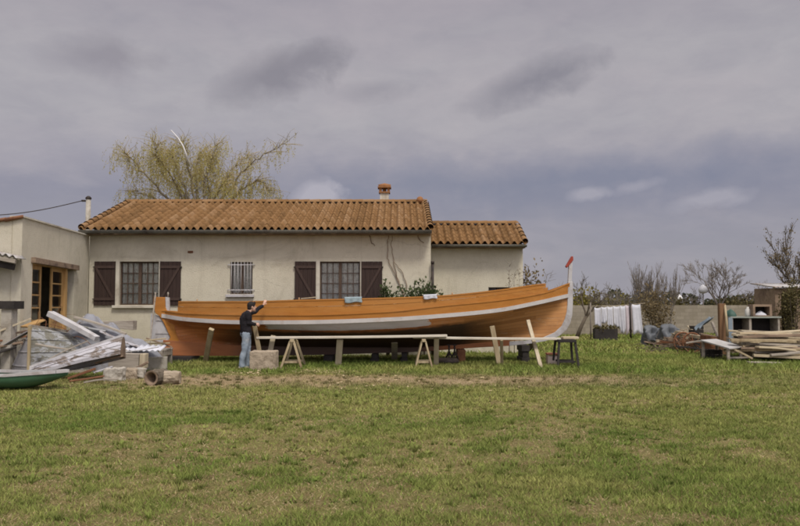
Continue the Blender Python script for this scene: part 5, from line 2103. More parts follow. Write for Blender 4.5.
mb.grid(heap, 48, 14, flip=True)
tag(mb.build('tarpaulin', MAT['tarp']), 'grey tarpaulin thrown over a heap between the boats and the stern', 'tarpaulin')
mb = MB()
mb.grid(lambda u, v: (lambda p: (p.x, p.y + .5 * v, p.z + .10 * v + .018 * math.cos(u * 40)))(at(124, 350.5, 18.7).lerp(at(160, 350.8, 18.7), u)), 60, 3)
tag(mb.build('corrugated_sheet', MAT['cloth'], solid=.01), 'white corrugated sheet lying flat beside the tarpaulin heap', 'sheet')
for i, (a, b_, lab) in enumerate((((134, 341.5), (166, 338.5), 'thin tan batten lying by the stern, topmost of the loose battens'), ((131, 344), (170, 343), 'thin tan batten lying by the stern, lower of the loose battens'),
                                  ((146, 338), (172, 347), 'thin dark batten lying across the others by the stern'))):
    stick('batten', at(*a, 20.4 + .1 * i), at(*b_, 20.6 + .1 * i), .06, .035, MAT['straw_wood'] if i < 2 else MAT['beam_wood'], lab, 'batten', 'loose battens by the stern')
# supports under these battens: a low pallet
mb = MB()
for k in range(5):
    mb.box((gx(134, 20.6) + .0, 20.2 + k * .2, .44), (gx(168, 20.6), 20.32 + k * .2, .47))
for k in range(3):
    x = gx(136 + k * 14, 20.6)
    mb.box((x, 20.2, .30), (x + .09, 21.1, .438))
    mb.box((x, 20.2, 0.0), (x + .09, 20.29, .298))
    mb.box((x, 21.01, 0.0), (x + .09, 21.1, .298))
tag(mb.build('pallet_table', MAT['grey_wood']), 'low grey slatted bench under the loose battens by the stern', 'bench')

random.seed(91)
for i, (a, b_, Y, w_, h_, mt, lab) in enumerate((
        ((36, 344), (92, 352), 17.75, .10, .03, 'grey_wood', 'thin grey lath lying on the flank of the grey boat, upper of two'),
        ((44, 362), (88, 341), 17.5, .07, .03, 'grey_wood', 'grey lath sloping across the peeling flank of the grey boat'),
        ((60, 321), (106, 331), 18.9, .22, .03, 'peel_grey', 'wide peeling board lying behind the white spar'),
        ((74, 317), (126, 334), 19.1, .12, .05, 'grey_wood', 'grey rail lying behind the white spar'),
        ((100, 331), (140, 347), 18.9, .26, .03, 'peel_white', 'flaking white sheet of planking on the tarpaulin heap'),
        ((112, 342), (131, 353), 18.55, .16, .04, 'grey_wood', 'short grey plank at the stern of the white dinghy'),
        ((96, 363), (122, 356), 17.2, .12, .04, 'beam_wood', 'brown plank poking out under the white dinghy stern'),
        ((70, 381), (104, 376), 16.4, .14, .03, 'rust', 'rusty strip on the grass right of the green skiff'),
        ((84, 384), (118, 379), 16.2, .08, .03, 'grey_wood', 'grey lath on the grass right of the green skiff'),
        ((126, 371), (148, 362), 17.9, .07, .05, 'beam_wood', 'brown stake leaning over the rubble stones'),
        ((120, 352), (158, 347), 18.5, .18, .025, 'zinc', 'rusty grey sheet metal strip on the timber baulk'),
        ((6, 345), (30, 331), 18.0, .30, .02, 'flank_grey', 'smooth grey panel leaning on the left of the grey boat'))):
    p0, p1 = at(*a, Y), at(*b_, Y + random.uniform(-.15, .25))
    p0.z, p1.z = max(p0.z, .03), max(p1.z, .03)
    stick('scrap_piece', p0, p1, w_, h_, MAT[mt], lab, 'board', None, n=5, bend=random.uniform(-.03, .03), w1=w_ * random.uniform(.6, 1))

# brush, poles and boards in front of the doors
random.seed(21)
for i, (a, b_, Y, w_, mt, lab) in enumerate((
        ((-5, 333), (31, 318.5), 18.4, .05, 'pale_wood', 'pale bent pole sloping up to the honey wood doors'),
        ((2, 336), (30, 330), 18.6, .12, 'beam_wood', 'brown board, topmost in the stack behind the grey boat'),
        ((-2, 341), (27, 336), 18.5, .14, 'rust', 'reddish board in the stack behind the grey boat'),
        ((-4, 347), (22, 342), 18.4, .16, 'beam_wood', 'brown board, lower in the stack behind the grey boat'),
        ((-6, 354), (15, 347), 18.2, .16, 'black_wood', 'dark board at the bottom of the stack behind the grey boat'),
        ((24, 327), (42, 320), 19.4, .30, 'door_wood', 'honey coloured board leaning by the glazed doors'))):
    stick('scrap_board', at(*a, Y), at(*b_, Y + .4), w_, .04, MAT[mt], lab, 'board', 'scrap boards by the side building')
mb = MB()
for k in range(26):
    p = Vector((gx(random.uniform(24, 84), 19.7), random.uniform(19.0, 19.9), random.uniform(.3, .9)))
    pts = [p]
    d_ = Vector((random.uniform(-.5, .5), random.uniform(-.2, .2), random.uniform(.3, .8)))
    for j in range(6):
        d_ += Vector((random.uniform(-.35, .35), random.uniform(-.15, .15), random.uniform(-.35, .1)))
        p = p + d_.normalized() * .17
        pts.append(p)
    mb.tube(pts, [.012, .011, .009, .008, .006, .005, .003], 4)
tag(mb.build('brushwood', MAT['rust']), 'tangle of bare brown brushwood in front of the glazed doors', 'brushwood', kind='stuff')
# masonry support so the scrap boards rest on something
for i, x in enumerate((-10.4, -9.75)):
    mb = MB()
    mb.box((x, 18.45, 0), (x + .3, 19.0, .52))
    tag(mb.build('concrete_block', MAT['concrete'], bevel=.01), ('concrete block under the outer end of the scrap boards', 'concrete block under the inner end of the scrap boards')[i], 'block')


# ------------------------------------------------------------------ trees
def branch(mb, p, d, L_, r, depth, spread, up=0.15, nseg=5, tips=None, ratio=.72, kids=(2, 4), rmin=.006):
    pts, rad = [p.copy()], [r]
    d = d.normalized()
    starts = []
    for i in range(nseg):
        d = (d + Vector((random.gauss(0, .12), random.gauss(0, .12), random.gauss(0, .08) + up * .2))).normalized()
        p = p + d * (L_ / nseg)
        pts.append(p.copy())
        rad.append(max(r * (1 - .65 * (i + 1) / nseg), rmin * .7))
        if i >= 1:
            starts.append((p.copy(), d.copy(), rad[-1]))
    mb.tube(pts, rad, 6 if r > .05 else (4 if r > .015 else 3), False)
    if depth <= 0:
        if tips is not None:
            tips += pts[1:]
        return
    for (q, dd, rr) in starts:
        for _ in range(random.randint(*kids) if depth > 1 else random.randint(2, 3)):
            a = random.uniform(0, 2 * PI)
            ax = dd.orthogonal().normalized()
            ax = Matrix.Rotation(a, 3, dd) @ ax
            nd = (dd * math.cos(spread) + ax * math.sin(spread) + Vector((0, 0, up))).normalized()
            branch(mb, q, nd, L_ * ratio * random.uniform(.55, 1.0), max(rr * .55, rmin), depth - 1, spread * random.uniform(.8, 1.15), up, max(3, nseg - 1), tips, ratio, kids, rmin)


def bare_tree(px, Y, top_py, label, spread=.6, up=.2, depth=3, trunk_frac=.3, r=.09, lean=(0, 0), stems=1, mat='bark_pale', group='bare trees along the yard wall', leaves=0, leafmat='dry_leaf', rmin=.007, kids=(1, 2), name='bare_tree'):
    x = gx(px, Y)
    H = gz(top_py, Y) * (.86 if stems == 1 else .93)
    t = thing(name, label, 'tree', (x, Y, 0), group)
    tr_ = MB()
    cr_ = MB()
    tips = []
    for s_ in range(stems):
        b0 = Vector((x + (random.uniform(-1.0, 1.0) if stems > 1 else 0), Y + (random.uniform(-.3, .3) if stems > 1 else 0), -.05))
        d = Vector((lean[0] + random.gauss(0, .06 if stems == 1 else .10), lean[1] + random.gauss(0, .05 if stems == 1 else .12), 1)).normalized()
        th = H * trunk_frac
        k0 = b0 + d * th
        tr_.tube([b0, b0.lerp(k0, .5) + Vector((random.uniform(-.05, .05), 0, 0)), k0], [r * 1.25, r * 1.05, r * .9], 8)
        nmain = random.randint(3, 4) if stems == 1 else 2
        for k in range(nmain):
            a = 2 * PI * k / nmain + random.uniform(-.4, .4)
            nd = (d + Vector((math.cos(a), math.sin(a), 0)) * math.tan(spread) * random.uniform(.35, .8)).normalized()
            branch(cr_, k0 - d * random.uniform(0, th * .15), nd, H * (1 - trunk_frac) * random.uniform(.55, .78), r * .62, depth - 1, spread, up, 5, tips, .6, kids, rmin)
    tr_.build('trunk', MAT[mat], t)
    cr_.build('branches', MAT[mat], t)
    if leaves:
        lf = MB()
        for _ in range(leaves):
            p = random.choice(tips)
            lf.leaf(p + Vector([random.gauss(0, .08) for _ in range(3)]), (random.gauss(0, 1), random.gauss(0, 1), random.gauss(0, 1)), random.uniform(.05, .11))
        lf.build('crown', MAT[leafmat], t)
    return t


# willow behind the roof
random.seed(5)
WY = 37.0
wil = thing('willow_tree', 'yellow green weeping willow showing above the tiled roof', 'tree', (gx(200, WY), WY, 0))
tr_ = MB()
tr_.tube([(gx(203, WY), WY, -.05), (gx(204, WY), WY, 2), at(201, 222, WY)], [.42, .34, .28], 10)
tr_.build('trunk', MAT['bark'], wil)
limbs = [[(199, 222), (186, 195), (175, 172), (166, 152), (160, 146)], [(201, 222), (204, 190), (208, 165), (214, 145)], [(199, 222), (168, 198), (147, 176), (137, 163), (128, 155)],
         [(203, 222), (226, 196), (243, 176), (258, 164), (276, 154), (291, 148)], [(203, 224), (230, 202), (246, 188), (262, 182), (272, 192)],
         [(202, 222), (216, 185), (229, 160), (238, 147)], [(198, 224), (165, 205), (145, 193), (128, 190)], [(200, 222), (192, 180), (190, 155), (193, 143)],
         [(203, 222), (222, 190), (236, 178), (241, 190)], [(199, 223), (178, 190), (152, 168), (142, 152)]]
lb = MB()
lf = MB()
tw = MB()
nodes = []
for li, L_ in enumerate(limbs):
    for rep in range(2 if li in (0, 1, 7) else 1):
        oy = random.uniform(-2.6, 2.6)
        pts = []
        for i, (px, py) in enumerate(L_):
            k = i / (len(L_) - 1)
            p = at(px + (random.uniform(-9, 9) if rep else 0) * k, py + (random.uniform(0, 14) if rep else 0) * k, WY)
            p.y += oy * k
            pts.append(p)
        fine = []
        for i in range(len(pts) - 1):
            for j in range(4):
                fine.append(pts[i].lerp(pts[i + 1], j / 4) + Vector((random.gauss(0, .04), random.gauss(0, .04), random.gauss(0, .04))))
        fine.append(pts[-1])
        n_ = len(fine)
        lb.tube(fine, [max(.075 * (1 - i / n_) ** 1.2, .012) for i in range(n_)], 6)
        for i in range(n_ // 4, n_):
            k = i / n_
            for _ in range(6 if li not in (3,) else 3):
                ld_ = (fine[min(i + 1, n_ - 1)] - fine[i - 1]).normalized()
                d_ = ld_ * .7 + Vector((random.gauss(0, .55), random.gauss(0, .55), random.uniform(-.1, .6)))
                q = fine[i]
                br_ = [q]
                for j in range(4):
                    d_ += Vector((random.gauss(0, .3), random.gauss(0, .3), -.10))
                    q = q + d_.normalized() * random.uniform(.16, .30)
                    br_.append(q)
                tw.tube(br_, [.012, .010, .008, .006, .004], 3)
                nodes += [(x_, li) for x_ in br_[1:]]
    if li == 3:
        pass
for (q, li) in nodes:
    if random.random() > (.62 if li not in (3,) else .50):
        continue
    ln = random.uniform(.15, .75)
    d_ = Vector((random.gauss(0, .35), random.gauss(0, .35), -.5))
    pts = [q]
    k = int(ln / .16) + 2
    for j in range(k):
        d_ += Vector((random.gauss(0, .05), random.gauss(0, .05), -.30))
        q = q + d_.normalized() * .16
        pts.append(q)
    tw.tube(pts, [.0035] * len(pts), 3, False)
    ti = random.random()
    for p in pts[1:]:
        for _ in range(2):
            if random.random() < .85:
                lf.leaf(p + Vector((random.gauss(0, .03), random.gauss(0, .03), random.gauss(0, .04))), (random.gauss(0, .6), random.gauss(0, .6), -.8), random.uniform(.07, .14), .16, min(1, max(0, ti + random.gauss(0, .2))))
lb.build('limbs', MAT['bark_pale'], wil)
tw.build('twigs', MAT['willow_twig'], wil)
lf.build('crown', MAT['willow_leaf'], wil)
mb = MB()
mb.tube([at(189, 165, WY - 1.0), at(188.3, 163, WY - 2.0), at(187.5, 161, WY - 2.6), at(186, 154, WY - 2.8), at(183, 146, WY - 2.8), at(178, 138, WY - 2.8), at(171, 130, WY - 2.8)], [.06, .05, .045, .04, .035, .028, .014], 6)
mb.build('dead_branch', MAT['bleached'], wil)['label'] = 'bare bleached white dead branch'

# yard wall
mb = MB()
wy0 = 41.0
xw0, xw1 = gx(528, wy0), gx(860, wy0 + 4)
zw = gz(305.3, wy0)
mb.add([(xw0, wy0, 0), (xw1, wy0 + 4, 0), (xw1, wy0 + 4, zw), (xw0, wy0, zw), (xw0, wy0 + .2, 0), (xw1, wy0 + 4.2, 0), (xw1, wy0 + 4.2, zw), (xw0, wy0 + .2, zw)],
       [(0, 1, 2, 3), (7, 6, 5, 4), (3, 2, 6, 7), (0, 3, 7, 4), (1, 5, 6, 2)])
tag(mb.build('yard_wall', MAT['blockwall']), 'long low grey concrete block wall closing the yard on the right', 'wall')


# leafy masses
def bush(name, label, cx_, cy_, rx, ry, H, nleaf, mat, cat='bush', group=None, z0=0.0, size=(.05, .12), stems=8, lumps=7, parent_kind=None):
    t = thing(name, label, cat, (cx_, cy_, 0), group)
    st = MB()
    lf_ = MB()
    lps = [(random.uniform(-.6, .6) * rx, random.uniform(-.6, .6) * ry, z0 + (H - z0) * random.uniform(.3, .78), random.uniform(.3, .55)) for _ in range(lumps)]
    for (lx, ly, lz, lr) in lps:
        st.tube([(cx_ + lx * .2, cy_ + ly * .2, 0), (cx_ + lx * .6, cy_ + ly * .6, lz * .6), (cx_ + lx, cy_ + ly, lz)], [.03, .02, .01], 4)
    for _ in range(nleaf):
        lx, ly, lz, lr = random.choice(lps)
        v_ = Vector((random.gauss(0, 1), random.gauss(0, 1), random.gauss(0, 1))).normalized() * (random.random() ** .45) * lr * 1.25
        p = Vector((cx_ + lx + v_.x * rx, cy_ + ly + v_.y * ry, max(.03, lz + v_.z * (H - z0) * .62)))
        lf_.leaf(p, v_ + Vector((0, 0, .4)) + Vector([random.gauss(0, .4) for _ in range(3)]), random.uniform(*size), .35)
    st.build('stems', MAT['bark'], t)
    lf_.build('foliage', MAT[mat], t)
    return t


random.seed(31)
# plants growing by the house wall (their tops show over the rail)
for (px, top, w_, lab) in ((388, 281, .22, 'small leafy shrub against the house wall right of the shutter'), (406, 281, .36, 'bushy shrub at the foot of the wall climber'),
                           (419, 282, .34, 'bushy shrub between the climber and the house corner'), (433, 284, .38, 'round dark shrub in front of the drainpipe')):
    bush('wall_shrub', lab, gx(px, 24.4), 24.4, w_, .3, gz(top, 24.4), 420, 'bush_leaf', 'shrub', 'shrubs along the house wall', 1.2, (.06, .13), lumps=9)
# climber on the wall
cl_t = thing('climber', 'bare climbing stems trained up the cream wall beside the shutter', 'climber', (gx(405, 24.9), 24.93, 0))
mb = MB()
for path in ([(405, 300), (400, 284), (391, 268), (387, 258), (388, 240), (389, 234)], [(403, 292), (397, 277), (393, 260), (391, 245), (392, 235)], [(402, 300), (408, 285), (400, 270), (394, 262)],
             [(424, 295), (428, 285), (432, 275)], [(369, 234), (372, 243), (375, 246)], [(417, 234), (421, 241), (424, 243)]):
    pts = [at(px, py, 24.965) for px, py in path]
    fine = []
    for i in range(len(pts) - 1):
        for j in range(4):
            fine.append(pts[i].lerp(pts[i + 1], j / 4) + Vector((random.gauss(0, .018), 0, random.gauss(0, .01))))
    fine.append(pts[-1])
    if path[0][1] > 290:
        fine = [Vector((fine[0].x, 24.96, 0)), *fine]
    mb.tube(fine, [max(.016 * (1 - .5 * i / len(fine)), .008) for i in range(len(fine))], 5)
mb.build('stems', MAT['beam_wood'], cl_t)
# stems by the annexe and a thicket at its right corner
for i, (px, top, lab) in enumerate(((509, 264, 'tall thin dead stem by the annexe wall, nearest its window'), (514, 274, 'short thin dead stem by the annexe wall between two taller ones'), (519, 268, 'tall thin dead stem by the annexe wall, nearest its corner'))):
    t = thing('dead_stem', lab, 'plant', (gx(px, 25.7), 25.7, 0), 'dead stems by the annexe')
    mb = MB()
    b0 = Vector((gx(px, 25.7), 25.7, 0))
    tp = at(px, top, 25.7)
    mb.tube([b0, b0.lerp(tp, .5) + Vector((.03, 0, 0)), tp], [.014, .011, .005], 5)
    for k in range(12):
        q = b0.lerp(tp, random.uniform(.6, 1))
        mb.tube([q, q + Vector((random.uniform(-.2, .2), random.uniform(-.1, .1), random.uniform(.05, .25)))], [.006, .003], 3)
    mb.build('stem', MAT['bark_pale'], t)
    lf_ = MB()
    for k in range(30):
        q = b0.lerp(tp, random.uniform(.5, 1)) + Vector((random.gauss(0, .06), random.gauss(0, .05), 0))
        lf_.leaf(q, (random.gauss(0, 1), random.gauss(0, 1), .4), random.uniform(.04, .08))
    lf_.build('foliage', MAT['dry_leaf'], t)
bush('corner_bush', 'dense olive brown bush growing against the right end of the annexe', gx(531, 27.6), 27.6, .45, .6, gz(256, 27.6), 620, 'dry_leaf', 'bush', None, .4, (.06, .14), lumps=12)
bare_tree(533, 27.9, 255, 'small bare sapling spreading from the bush at the annexe end', .75, .05, 3, .5, .03, (.25, 0), 1, 'bark_pale', rmin=.006)

random.seed(77)
bare_tree(576, 37.5, 268, 'crooked bare tree leaning right just beyond the bow', .62, .08, 3, .42, .085, (.42, 0), 1, 'bark', kids=(2, 3), rmin=.011)
bare_tree(612, 43.5, 274, 'low bare tree rising behind the washing line', .7, .1, 3, .35, .07, (0, 0), 1, 'bark_pale', kids=(2, 3), rmin=.011)
bare_tree(625, 44.5, 278, 'spindly bare tree behind the washing line post', .7, .1, 3, .35, .06, (.05, 0), 1, 'bark_pale', kids=(1, 3), rmin=.011)
bare_tree(655, 42.6, 268, 'tall clump of upright bare whips behind the wall', .22, .42, 3, .22, .03, (0, 0), 13, 'bark_pale', kids=(1, 3), rmin=.008)
bush('thicket', 'tangled tawny thicket in front of the wall right of the washing', gx(656, 40.2), 40.2, 1.0, .6, 2.5, 2200, 'dry_leaf', 'thicket', None, .0, (.05, .14), lumps=14)
bare_tree(721, 46, 256, 'round headed bare tree above the junk behind the brown post', .62, .12, 4, .36, .10, (0, 0), 1, 'bark_pale', kids=(1, 3), rmin=.011)
for i, (px, top, lab) in enumerate(((745, 276, 'low bare tree behind the cabinet, left of two'), (765, 275, 'low bare tree behind the cabinet, right of two'), (690, 283, 'low bare tree left of the round headed one'))):
    bare_tree(px, 47, top, lab, .7, .1, 3, .35, .06, (0, 0), 1, 'bark_pale', kids=(2, 3), rmin=.011)
bare_tree(796, 37, 232, 'tall sparse olive brown tree at the right edge', .38, .22, 4, .25, .11, (-.02, 0), 1, 'bark', kids=(1, 3), leaves=1600, leafmat='dry_leaf', rmin=.011)
bush('dark_shrub', 'dark olive shrub beside the shed at the right edge', gx(793, 33), 33, .7, .7, 2.6, 1600, 'olive_leaf', 'shrub', None, .2, (.06, .13), lumps=12)

# hedge and far trees
random.seed(13)
for i, (px, top, w_, lab) in enumerate(((582, 290, 1.3, 'yellow green hedge bush nearest the bow beyond the wall'), (598, 294, 1.5, 'yellow green hedge bush left of the washing beyond the wall'), (614, 297, 1.3, 'low yellow green hedge bush behind the washing'),
                                        (668, 299, 1.3, 'low olive hedge bush right of the bare whips'), (740, 298, 1.6, 'low olive hedge bush behind the cabinet'), (762, 297, 1.6, 'low olive hedge bush above the box on the cabinet'))):
    bush('hedge_bush', lab, gx(px, 46), 46, w_, 1.0, gz(top, 46), 1300, 'hedge_leaf' if i < 3 else 'olive_leaf', 'bush', 'hedge bushes beyond the wall', .3, (.10, .22), lumps=12)
V_, T_ = [], []
for k in range(60):
    x = -10 + 260 * k / 60 + random.uniform(-2, 2)
    y = random.uniform(150, 175)
    H = random.uniform(2.6, 5.0) * (1.2 if random.random() < .2 else 1)
    r = random.uniform(2.5, 5)
    n_ = 260
    th, ph_, rr = RNG.uniform(0, 2 * PI, n_), RNG.uniform(-1, 1, n_), RNG.uniform(.2, 1, n_) ** .4
    cx_ = x + np.cos(th) * rr * r * np.sqrt(1 - ph_ ** 2)
    cy_ = y + np.sin(th) * rr * r * .6
    cz_ = H * .5 + ph_ * rr * H * .55
    s_ = RNG.uniform(.2, .5, n_)
    a_ = RNG.normal(0, 1, (n_, 3))
    a_ /= np.linalg.norm(a_, axis=1)[:, None]
    b_ = np.cross(a_, RNG.normal(0, 1, (n_, 3)))
    b_ /= np.linalg.norm(b_, axis=1)[:, None]
    c0 = np.stack([cx_, cy_, np.maximum(cz_, .1)], 1)
    q = np.stack([c0 - a_ * s_[:, None], c0 + b_ * s_[:, None], c0 + a_ * s_[:, None], c0 - b_ * s_[:, None]], 1).reshape(-1, 3)
    V_.append(q)
    T_.append(np.clip(RNG.normal(.4, .25, n_) + random.uniform(-.2, .2), 0, 1))
tag(mesh_np('far_trees', np.concatenate(V_), 4, MAT['far_leaf'], np.concatenate(T_)), 'low dark line of far trees beyond the fields', 'trees', kind='stuff')

# lamps
for (px, py, Y, lab) in ((703, 290, 46, 'white hooded garden lamp on a thin pole above the wall'), (679, 298.5, 58, 'distant white garden lamp just above the wall')):
    q = at(px, py, Y)
    t = thing('garden_lamp', lab, 'lamp', (q.x, Y, 0), 'garden lamps beyond the wall')
    mb = MB()
    mb.tube([(q.x, Y, 0), (q.x, Y, q.z - .18)], .035, 6)
    mb.build('pole', MAT['bark_pale'], t)
    mb = MB()
    mb.tube([(q.x, Y, q.z - .22), (q.x, Y, q.z - .16), (q.x, Y, q.z + .02), (q.x, Y, q.z + .20), (q.x, Y, q.z + .32)], [.03, .22, .27, .17, .03], 14)
    mb.build('lamp_shade', MAT['lamp_white'], t)

# ------------------------------------------------------------------ washing line
LY = 36.5
for i, (px, lab) in enumerate(((629.8, 'dark washing line post between the white sheets'), (590, 'thin washing line post beyond the bow'))):
    mb = MB()
    q = at(px, 302.5, LY)
    mb.tube([(q.x, LY - .08, 0), (q.x, LY - .08, q.z)], .045 if i == 0 else .03, 6)
    tag(mb.build('line_post', MAT['iron'] if i == 0 else MAT['bark_pale']), lab, 'post', 'posts of the washing line')
mb = MB()
a, b_, c_ = at(590, 306, LY), at(612, 306.2, LY), at(645, 303.2, LY)
mb.tube([a, b_, at(630, 304.6, LY), c_], .012, 4)
tag(mb.build('washing_line', MAT['rope']), 'washing line strung behind the bow', 'line')
for i, (p0, p1, t0_, b0_, mt, lab) in enumerate(((594.5, 601, 307.5, 327, 'cloth', 'white washing hanging leftmost on the line'), (601.5, 607, 306.8, 322, 'cloth', 'short white cloth hanging second from the left on the line'),
                                                 (607.5, 613, 306.4, 330, 'cloth', 'long white cloth hanging above the dark trough'), (613.5, 620, 306.0, 327, 'cloth', 'white cloth hanging in the middle of the line'),
                                                 (620.5, 625.5, 305.6, 331, 'cloth', 'narrow white cloth hanging left of the pinkish sheet'), (625.8, 632, 305.0, 333.5, 'cloth_pink', 'pinkish white sheet hanging at the dark post'),
                                                 (632.2, 640.5, 304.2, 335.5, 'cloth', 'large white sheet hanging rightmost on the line'))):
    x0_, x1_ = gx(p0, LY), gx(p1, LY)
    zt_, zb_ = gz(t0_, LY), gz(b0_, LY)
    ph_ = random.uniform(0, 6)
    fl = 0.09 if i == 6 else .0
    mb = MB()
    mb.grid(lambda u, v: (x0_ + (x1_ - x0_) * u + fl * v * (u + .3), LY - .012 + .05 * v * math.sin(u * 5 + ph_ + v) + .016 * v * math.sin(u * 15 + ph_ - 2 * v) - .05 * v, zt_ - .035 * math.sin(PI * u) * (1 - v) + (zb_ - zt_) * v * (1 + .10 * math.sin(u * 3.3 + ph_))), 18, 8)
    tag(mb.build('laundry', MAT[mt], solid=.008), lab, 'laundry', 'washing on the line')
tr_x0, tr_x1 = gx(594, 35.5), gx(616.5, 35.5)
tt = thing('trough', 'long dark planter trough standing under the washing', 'trough', ((tr_x0 + tr_x1) / 2, 35.5, 0))
mb = MB()
for (lo, hi) in (((tr_x0, 35.3, 0), (tr_x1, 35.34, .52)), ((tr_x0, 35.7, 0), (tr_x1, 35.74, .52)), ((tr_x0, 35.342, 0), (tr_x0 + .04, 35.698, .52)), ((tr_x1 - .04, 35.342, 0), (tr_x1, 35.698, .52)), ((tr_x0 + .042, 35.342, .01), (tr_x1 - .042, 35.698, .42))):
    mb.box(lo, hi)
mb.build('box', MAT['black_wood'], tt)
mb = MB()
for k in range(300):
    p = Vector((random.uniform(tr_x0, tr_x1), random.uniform(35.3, 35.7), random.uniform(.38, .62)))
    mb.leaf(p, (random.gauss(0, 1), random.gauss(0, 1), 1), random.uniform(.06, .16), .3)
mb.build('plants', MAT['olive_leaf'], tt)

# ------------------------------------------------------------------ right: junk and lumber
# blue grey tarpaulin bundles
for i, (px, Y, w_, H, lab) in enumerate(((651.5, 31, .32, .66, 'slate blue tarpaulin bundle, left one of the pair'), (669, 30.2, .36, .72, 'slate blue tarpaulin bundle, right one of the pair'))):
    cx_ = gx(px, Y)
    s0 = random.uniform(0, 5)
    mb = MB()

    def lump(u, v):
        th, ph = 2 * PI * u, PI * (v - .5)
        ex = lambda q: math.copysign(abs(q) ** .55, q)
        k = 1 + .20 * math.sin(3 * th + s0 + 2 * ph) + .12 * math.sin(7 * th - 3 * ph + s0) + .06 * math.sin(13 * th + 5 * ph)
        return (cx_ + w_ * ex(math.cos(ph)) * ex(math.cos(th)) * k, Y + .34 * ex(math.cos(ph)) * ex(math.sin(th)) * k,
                max(H * .5 + H * .5 * ex(math.sin(ph)) * (1 + .35 * math.sin(2 * th + s0) + .18 * math.sin(5 * th)), 0))
    mb.grid(lump, 44, 18)
    tag(mb.build('tarpaulin_bundle', MAT['blue_tarp']), lab, 'bundle', 'tarpaulin bundles by the junk row')
mb = MB()
pts = [at(656, 341, 29.2), at(664, 340.5, 29.1), at(672, 337.5, 29), at(677, 332, 28.8), at(683, 333, 28), at(692, 336, 27), at(706, 338, 26)]
for a, b_ in zip(pts[:-1], pts[1:]):
    mb.beam(a, b_, .12, .10)
tag(mb.build('boat_rib', MAT['pale_wood']), 'curved pale timber rib lying along the junk row', 'timber')
# plough-like frame under it
fr_ = thing('iron_frame', 'old rusty iron cart frame with two wheels under the curved timber', 'cart', (gx(680, 27.6), 27.6, 0))
mb = MB()
for (a, b_) in (((657, 343), (697, 341)), ((660, 341), (690, 345)), ((675, 338), (681, 347))):
    mb.beam(at(*a, 28.2), at(*b_, 27.0), .05, .05)
mb.build('chassis', MAT['rust'], fr_)
for (px, Y) in ((683, 27.2), (692, 26.7)):
    c = Vector((gx(px, Y), Y, .33))
    mb = MB()
    mb.tube([c + Vector((.33 * math.cos(a), .12 * math.sin(a) * 0, .33 * math.sin(a))) for a in np.linspace(0, 2 * PI, 25)], .03, 6)
    for k in range(6):
        a = PI * k / 6
        mb.tube([c + Vector((.33 * math.cos(a), 0, .33 * math.sin(a))), c - Vector((.33 * math.cos(a), 0, .33 * math.sin(a)))], .012, 4)
    mb.build('wheel', MAT['rust'], fr_)
random.seed(63)
for i, (a, b_, Y, w_, h_, mt, lab) in enumerate((
        ((644, 341.5), (668, 346), 29.0, .10, .05, 'beam_wood', 'brown board lying on the grass before the slate blue bundles'),
        ((655, 338), (684, 343.5), 28.6, .16, .04, 'black_wood', 'dark board lying behind the curved pale timber'),
        ((672, 333.5), (700, 337), 28.9, .22, .04, 'pale_wood', 'pale board lying flat behind the rusty cart'),
        ((686, 343), (712, 340.5), 25.6, .14, .05, 'grey_wood', 'grey board leaning on the rusty cart wheels'),
        ((676, 346.5), (706, 350), 25.0, .12, .05, 'black_wood', 'dark board lying on the grass before the rusty cart'),
        ((700, 333.5), (730, 338.5), 25.0, .20, .04, 'beam_wood', 'brown board running behind the work table'),
        ((688, 326), (697, 338), 27.9, .10, .05, 'pale_wood', 'pale board leaning on the pale slatted crate'),
        ((712, 322), (719, 338), 25.3, .09, .05, 'grey_wood', 'grey board leaning by the russet post'),
        ((735, 350), (752, 358.5), 22.0, .22, .05, 'straw_wood', 'straw coloured board slipping off the front of the lumber pile'),
        ((757, 347), (800, 351), 22.0, .26, .05, 'new_wood', 'pale board jutting from the front of the lumber pile'),
        ((770, 355), (800, 352), 21.9, .22, .06, 'grey_wood', 'grey plank low on the front of the lumber pile'))):
    p0, p1 = at(*a, Y), at(*b_, Y - random.uniform(-.1, .4))
    p0.z, p1.z = max(p0.z, .03), max(p1.z, .03)
    stick('scrap_piece', p0, p1, w_, h_, MAT[mt], lab, 'board', None, n=4, bend=random.uniform(-.03, .03))
mb = MB()
for k in range(90):
    p = Vector((gx(random.uniform(646, 716), 28), random.uniform(26.5, 29.5), random.uniform(0, .12)))
    p.x = p.x * p.y / 28
    d_ = Vector((random.uniform(-1, 1), random.uniform(-.6, .6), random.uniform(.05, .7)))
    pts = [p]
    for j in range(4):
        d_ += Vector((random.uniform(-.3, .3), random.uniform(-.2, .2), random.uniform(-.25, .1)))
        p = p + d_.normalized() * random.uniform(.12, .22)
        pts.append(Vector((p.x, p.y, max(p.z, .01))))
    mb.tube(pts, [.013, .011, .009, .007, .004], 4)
tag(mb.build('brushwood', MAT['bark']), 'tangle of dark cut branches strewn along the junk row', 'brushwood', kind='stuff')
# boxes and tins along the row
random.seed(3)


